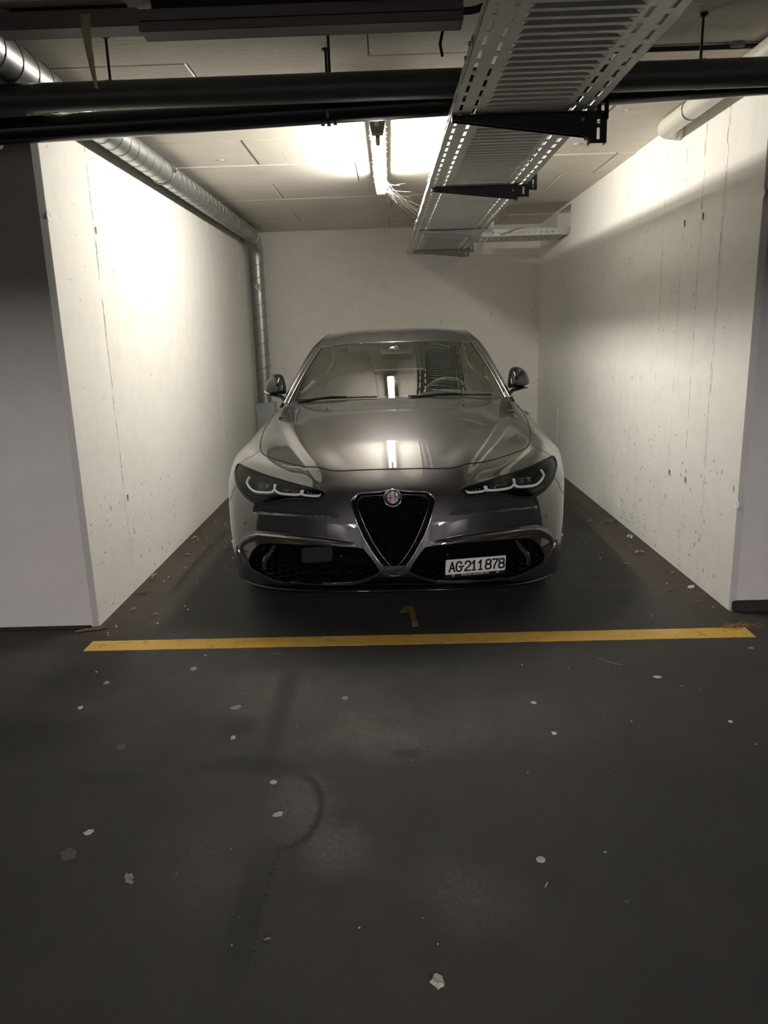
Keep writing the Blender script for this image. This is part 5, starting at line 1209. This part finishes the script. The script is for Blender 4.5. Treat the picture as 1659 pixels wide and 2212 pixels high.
tag(flat('painted_line', bot_+top[::-1], 0, .0015, M_YEL), 'yellow painted line across the mouth of the parking bay', 'marking')
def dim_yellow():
    t = NT('worn_shaded_yellow_paint'); co = t.coord(); mid = t.noise(co, 22, 5, .7); sep = t.n('ShaderNodeSeparateXYZ'); t.l(co, sep.inputs[0])
    k = t.ramp(t.math('ADD', t.math('SUBTRACT', sep.outputs[1], 3.37), t.math('MULTIPLY', mid, .04)), [(.06, 0), (.10, .55)])  # far end darkened in the colour for shade under the car nose
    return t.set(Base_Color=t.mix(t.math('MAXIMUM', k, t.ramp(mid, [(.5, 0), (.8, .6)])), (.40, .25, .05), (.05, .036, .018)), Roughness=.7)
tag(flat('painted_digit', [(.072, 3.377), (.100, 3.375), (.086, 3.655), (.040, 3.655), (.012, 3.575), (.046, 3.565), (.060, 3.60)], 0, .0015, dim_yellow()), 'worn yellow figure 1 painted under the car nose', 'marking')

M_CRACK = simple('crack_shadow', (.019, .018, .0175), .95, grain=.2, scale=80)
def crack(pts, w, seed):
    """broken line of little pits where the asphalt has crumbled"""
    r = random.Random(seed); q = smooth_open([(x, y) for x, y in pts], 12); v, f = [], []
    for i, p in enumerate(q):
        for _ in range(3):
            if r.random() < .3: continue
            cx, cy = p[0]+r.gauss(0, w*.35), p[1]+r.gauss(0, .006); s = w*r.uniform(.06, .24); k = len(v); n = 6
            for j in range(n): a = 2*math.pi*j/n; v.append((cx+math.cos(a)*s*r.uniform(.5, 1.2), cy+math.sin(a)*s*r.uniform(.6, 1.6), .0005))
            f.append(tuple(range(k, k+n)))
    o = pym('crack', v, f, M_CRACK, fl); o['kind'] = 'stuff'; return o
crack([(-.354, 1.79), (-.352, 1.72), (-.356, 1.66), (-.364, 1.56), (-.361, 1.46), (-.350, 1.385)], .012, 1)
crack([(-.347, 1.786), (-.30, 1.79), (-.272, 1.817), (-.252, 1.87), (-.250, 1.93)], .008, 2)
crack([(-.250, 1.93), (-.256, 2.0), (-.28, 2.07)], .004, 3)
crack([(.534, 2.488), (.545, 2.40), (.55, 2.34), (.58, 2.26), (.60, 2.207)], .006, 4)
crack([(.74, 1.42), (.80, 1.36), (.86, 1.28)], .005, 6)
crack([(1.44, 3.9), (1.46, 3.7), (1.50, 3.5), (1.46, 3.3)], .004, 7)

M_GUM = [simple('pale_fleck_%s' % n, c, .7, grain=.14, scale=120) for n, c in (('cream', (.50, .46, .40)), ('grey', (.24, .24, .232)), ('pink', (.46, .38, .36)), ('dusty', (.085, .084, .08)), ('white', (.66, .64, .60)))]
M_LEAF = [simple('dry_leaf_%s' % n, c, .7, grain=.12, scale=70) for n, c in (('tan', (.36, .19, .10)), ('rust', (.40, .17, .08)), ('brown', (.16, .09, .05)))]
def fleck(name, x, y, rx, ry, rot, mat, seed, h=.003, rag=.15, lift=.0):
    """little lump lying on the floor: domed, ragged outline"""
    r = random.Random(seed); n = 14; v = []; f = []
    prof = [(1, 0), (.92, .6), (.6, 1.0)]; rad = [1+r.uniform(-rag, rag) for _ in range(n)]
    for k, z in prof:
        for i in range(n):
            a = 2*math.pi*i/n; v.append((math.cos(a)*rx*k*rad[i], math.sin(a)*ry*k*rad[i], z*h*(1+r.uniform(-rag, rag)*2)))
    v.append((0, 0, h*.9))
    for j in range(2):
        for i in range(n): f.append((j*n+i, j*n+(i+1) % n, (j+1)*n+(i+1) % n, (j+1)*n+i))
    f += [(2*n+i, 2*n+(i+1) % n, 3*n) for i in range(n)]
    f.append(tuple(range(n))[::-1])
    o = pym(name, v, f, mat, smooth=False); o.location = (x, y, 0); o.rotation_euler = (0, 0, rot); return o
def leaf(x, y, L, W, rot, mat, seed, curl=.012, lobes=0):
    r = random.Random(seed); n = 10; v = []; f = []
    for i in range(n+1):
        s = i/n; wd = W*math.sin(math.pi*min(1, s*.97+.02))**.8*(1+(.35*math.cos(s*math.pi*2*lobes) if lobes else 0)); zc = .002+curl*abs(math.sin(s*2.6+r.random()*.5))*(.4+.6*s)
        for t in (-1, -.5, 0, .5, 1): v.append(((s-.5)*L+r.uniform(-.02, .02)*L, t*wd/2*(1+r.uniform(-.15, .15)), zc+curl*.8*t*t*r.uniform(.4, 1.1)))
    for i in range(n):
        for k in range(4): f.append((i*5+k, i*5+k+1, i*5+6+k, i*5+5+k))
    o = pym('dry_leaf', v, f, mat, smooth=True); md = o.modifiers.new('thick', 'SOLIDIFY'); md.thickness = .0008
    m = MB(); m.tube([(-L*.5, 0, .003), (-L*.62, .002, .002), (-L*.72, .006, .003)], .0009, 5); m.build('stalk', M_LEAF[2], o)
    o.location = (x, y, 0); o.rotation_euler = (0, 0, rot); return o
def T(o, lab, cat, group=None): return tag(o, lab, cat, group)
T(fleck('plaster_scrap', .066, 1.340, .0155, .0185, .2, M_GUM[0], 3, .005, .22), 'crumbly beige plaster scrap, largest pale piece, alone near the front of the floor', 'debris')
T(fleck('pebble', .369, 1.718, .013, .0125, .1, M_GUM[0], 4, .0035, .04), 'smooth oval cream pebble alone on the open aisle floor', 'pebble')
T(leaf(.364, 1.62, .022, .005, 1.05, M_GUM[0], 5, .002), 'thin pale splinter just in front of the smooth oval pebble', 'splinter')
T(fleck('petal', -.376, 1.937, .015, .012, .5, M_GUM[2], 6, .003, .3), 'pinkish torn petal inside the curved crack in the asphalt', 'petal')
T(fleck('gum_spot', -.415, 2.101, .012, .012, .3, M_GUM[0], 7, .003, .1), 'beige gum spot above the curved crack in the asphalt', 'gum')
T(fleck('petal', -.922, 1.872, .014, .012, .6, M_GUM[0], 8, .003, .28), 'cream torn petal on the far left floor, above a faint grey smear', 'petal')
T(fleck('grey_smear', -.942, 1.779, .022, .030, .5, M_GUM[3], 9, .0012, .2), 'faint grey smear on the left floor below the cream torn petal', 'stain')
T(fleck('gum_spot', -.736, 1.678, .012, .020, .4, M_GUM[1], 10, .004, .35), 'ragged grey gum lump on the left side of the foreground floor', 'gum')
T(fleck('petal', -.603, 2.378, .009, .013, .2, M_GUM[0], 11, .004, .3), 'small crumpled beige petal on the floor left of the pale sheen patch', 'petal')
T(fleck('plaster_scrap', -.638, 2.603, .020, .018, .3, M_GUM[1], 12, .003, .35), 'flat grey plaster flake above the small crumpled beige petal', 'debris')
T(fleck('gum_spot', -.217, 2.658, .014, .016, .2, M_GUM[1], 13, .002, .15), 'dull grey gum spot between the yellow line and the pale sheen patch', 'gum')
T(fleck('pebble', -1.258, 2.629, .010, .012, .2, M_GUM[0], 14, .004, .15), 'tan pebble on the damp stain at the left of the aisle', 'pebble')
T(fleck('gum_spot', -1.235, 2.843, .012, .016, .3, M_GUM[1], 15, .003, .2), 'greyish gum spot on the left, behind the tan pebble', 'gum')
T(fleck('gum_spot', .514, 2.584, .012, .011, -.2, M_GUM[0], 16, .003, .22), 'bean-shaped cream gum spot at the head of the short right crack', 'gum')
T(fleck('bark_chip', 1.053, 2.772, .018, .009, -.15, M_GUM[0], 17, .004, .2), 'elongated beige chip on the right of the aisle before the line', 'debris')
T(fleck('pebble', 1.188, 2.411, .008, .008, .0, M_GUM[4], 18, .003, .2), 'tiny white chip, lone at the right edge of the aisle floor', 'pebble')
T(fleck('pebble', .543, 2.357, .009, .010, .0, M_GUM[4], 19, .004, .35), 'sparkling white crumb lying in the short right crack', 'pebble')
T(leaf(-.33, 1.462, .017, .006, .1, simple('rose_petal', (.42, .24, .26), .6), 20, .003), 'slim pink sliver right of the long dark crack', 'petal')
T(fleck('grey_smear', -.991, 2.334, .014, .022, .3, M_GUM[3], 21, .0012, .25), 'faint round grey smear on the left aisle floor', 'stain')
T(fleck('grey_smear', -.897, 2.962, .014, .022, .1, M_GUM[1], 22, .0012, .25), 'pale scuff on the left just in front of the yellow line', 'stain')
T(fleck('gum_spot', .552, 1.561, .007, .006, .6, M_GUM[3], 23, .002, .25), 'small grey fleck on the right foreground floor', 'gum')
T(fleck('plaster_scrap', -.554, 3.095, .022, .010, .0, M_GUM[3], 24, .002, .3), 'dark grey scrap touching the front edge of the yellow line', 'debris')
T(leaf(-1.437, 5.071, .055, .035, .3, M_LEAF[1], 30, .02, 2), 'crumpled rust leaf by the left wall, farther back of two', 'leaf')
T(leaf(-1.284, 4.961, .042, .018, .0, M_LEAF[0], 31, .006), 'flat tan leaf strip right of the crumpled rust leaf', 'leaf')
T(leaf(-1.455, 4.20, .05, .03, 1.2, M_LEAF[0], 32, .03, 2), 'curled tan leaf standing up against the left wall foot', 'leaf')
T(leaf(-1.437, 3.955, .075, .02, .25, M_LEAF[2], 33, .012), 'long brown leaf under the left wall seam', 'leaf')
T(leaf(-1.408, 3.692, .03, .015, .6, M_LEAF[0], 34, .01), 'small tan leaf near the left wall corner', 'leaf')
T(leaf(-1.268, 3.609, .045, .013, .2, M_LEAF[0], 35, .008), 'pointed tan leaf on the pale dust track at left', 'leaf')
T(leaf(-1.391, 4.702, .035, .014, .1, M_LEAF[0], 36, .008), 'little tan leaf between the wall and dust track at left', 'leaf')
T(leaf(1.532, 4.456, .060, .026, -.35, M_LEAF[0], 37, .018, 1), 'curved tan leaf on the dirt beside the right wall', 'leaf')
T(leaf(1.48, 3.786, .032, .014, .3, M_LEAF[2], 38, .006), 'dull brown leaf scrap nearer the right wall corner', 'leaf')
T(leaf(1.592, 4.054, .03, .014, .5, M_LEAF[0], 39, .012), 'small light leaf close to the right wall foot', 'leaf')
T(leaf(1.449, 5.333, .028, .007, -.1, M_GUM[0], 40, .003), 'thin straw bit beside the car front right wheel', 'straw')
T(leaf(1.398, 4.275, .028, .006, -.1, M_GUM[0], 41, .003), 'short pale straw right of the car shadow edge', 'straw')
T(fleck('glass_shard', 1.611, 3.829, .022, .014, .5, M_GUM[4], 42, .012, .25), 'white shard leaning by the foot of the right wall', 'shard')
T(fleck('foil_scrap', 1.60, 4.862, .022, .018, .2, simple('crumpled_foil', (.45, .47, .46), .25, .6), 43, .016, .3), 'crumpled shiny foil scrap by the right wall', 'foil')
T(fleck('bark_piece', 1.558, 3.61, .026, .008, .05, M_LEAF[2], 44, .01, .2), 'dark bark stub before the right wall corner', 'bark')
T(fleck('mortar_lump', 1.575, 5.28, .055, .045, .2, simple('grey_mortar', (.085, .08, .075), .9, grain=.2), 45, .02, .25), 'flat grey mortar lump at the right wall foot', 'debris')
T(fleck('bark_chip', 1.555, 3.03, .012, .010, .3, M_LEAF[0], 46, .004, .3), 'brown crumb beyond the right end of the yellow line', 'debris')
m = MB(); m.tube([(-1.60, 3.40, .006), (-1.55, 3.42, .009), (-1.50, 3.43, .007), (-1.455, 3.445, .008)], [.006, .008, .007, .004], 6); m.tube([(-1.50, 3.43, .008), (-1.46, 3.47, .014)], .0025, 5)
T(m.build('twig', M_LEAF[2]), 'brown twig at the foot of the left wall end', 'twig')
m = MB(); m.tube(smooth_open([(.86, 2.965, .001), (.89, 2.93, .003), (.925, 2.90, .003), (.95, 2.895, .001)], 6), .0012, 5)
T(m.build('straw', M_GUM[1]), 'curved grey hair-thin straw before the yellow line at right', 'straw')
# straw tuft at the right kerb
m = MB(); r = random.Random(9)
for i in range(70):
    x, y = 1.60+r.gauss(0, .045), 3.275+r.gauss(0, .02); a = r.uniform(0, 3.14); L = r.uniform(.01, .03)
    m.tube([(x-math.cos(a)*L, y-math.sin(a)*L, .002), (x, y, r.uniform(.003, .012)), (x+math.cos(a)*L, y+math.sin(a)*L, .002)], .0009, 3, False)
tag(m.build('straw_litter', M_LEAF[0]), 'tuft of dry straw litter swept against the right kerb', 'litter', kind='stuff')
# repeats nothing tells apart: small pale specks
src = fleck('speck', -1.32, 2.95, .004, .004, 0, M_GUM[4], 50, .002, .25)
LAB = 'tiny pale speck scattered on the dark floor'; GRP = 'tiny pale specks on the dark floor'
tag(src, LAB, 'speck', GRP); r = random.Random(21)
for i in range(84):
    o = src.copy(); C.objects.link(o)
    z = r.random()
    if z < .34: x, y = r.uniform(-1.46, -1.05), r.uniform(3.3, 5.8)
    elif z < .66: x, y = r.uniform(1.15, 1.62), r.uniform(3.3, 6.0)
    else: x, y = r.uniform(-1.5, 1.5), r.uniform(1.3, 3.1)
    s = r.uniform(.5, 1.5) if y > 3 else r.uniform(.25, .8)
    o.location = (x, y, 0); o.rotation_euler = (0, 0, r.uniform(0, 6)); o.scale = (s, s*r.uniform(.5, 1.2), s)
m = MB()
for i in range(420):
    sd = r.choice((-1, 1)); d = abs(r.gauss(0, .09)); x = -1.505+d if sd < 0 else 1.652-d; y = r.uniform(3.31, 7.2); L = r.uniform(.001, .004)
    m.add([(x-L, y-L*.6, .0004), (x+L, y-L*r.random(), .0004), (x+L*.4, y+L, .0004), (x, y, L*1.0+.0004)], [(0, 1, 3), (1, 2, 3), (2, 0, 3)])
tag(m.build('grit', simple('wall_foot_grit', (.10, .085, .07), .9, grain=.3, scale=200)), 'fine grit gathered along both wall feet', 'grit', kind='stuff')

# lettering becomes plain meshes
dg = bpy.context.evaluated_depsgraph_get()
for o in [o for o in bpy.data.objects if o.type == 'FONT']:
    me = bpy.data.meshes.new_from_object(o.evaluated_get(dg)); n = link(o.name + '_mesh', me, None, o.parent); n.matrix_local = o.matrix_local.copy(); nm = o.name
    bpy.data.objects.remove(o, do_unlink=True); n.name = nm
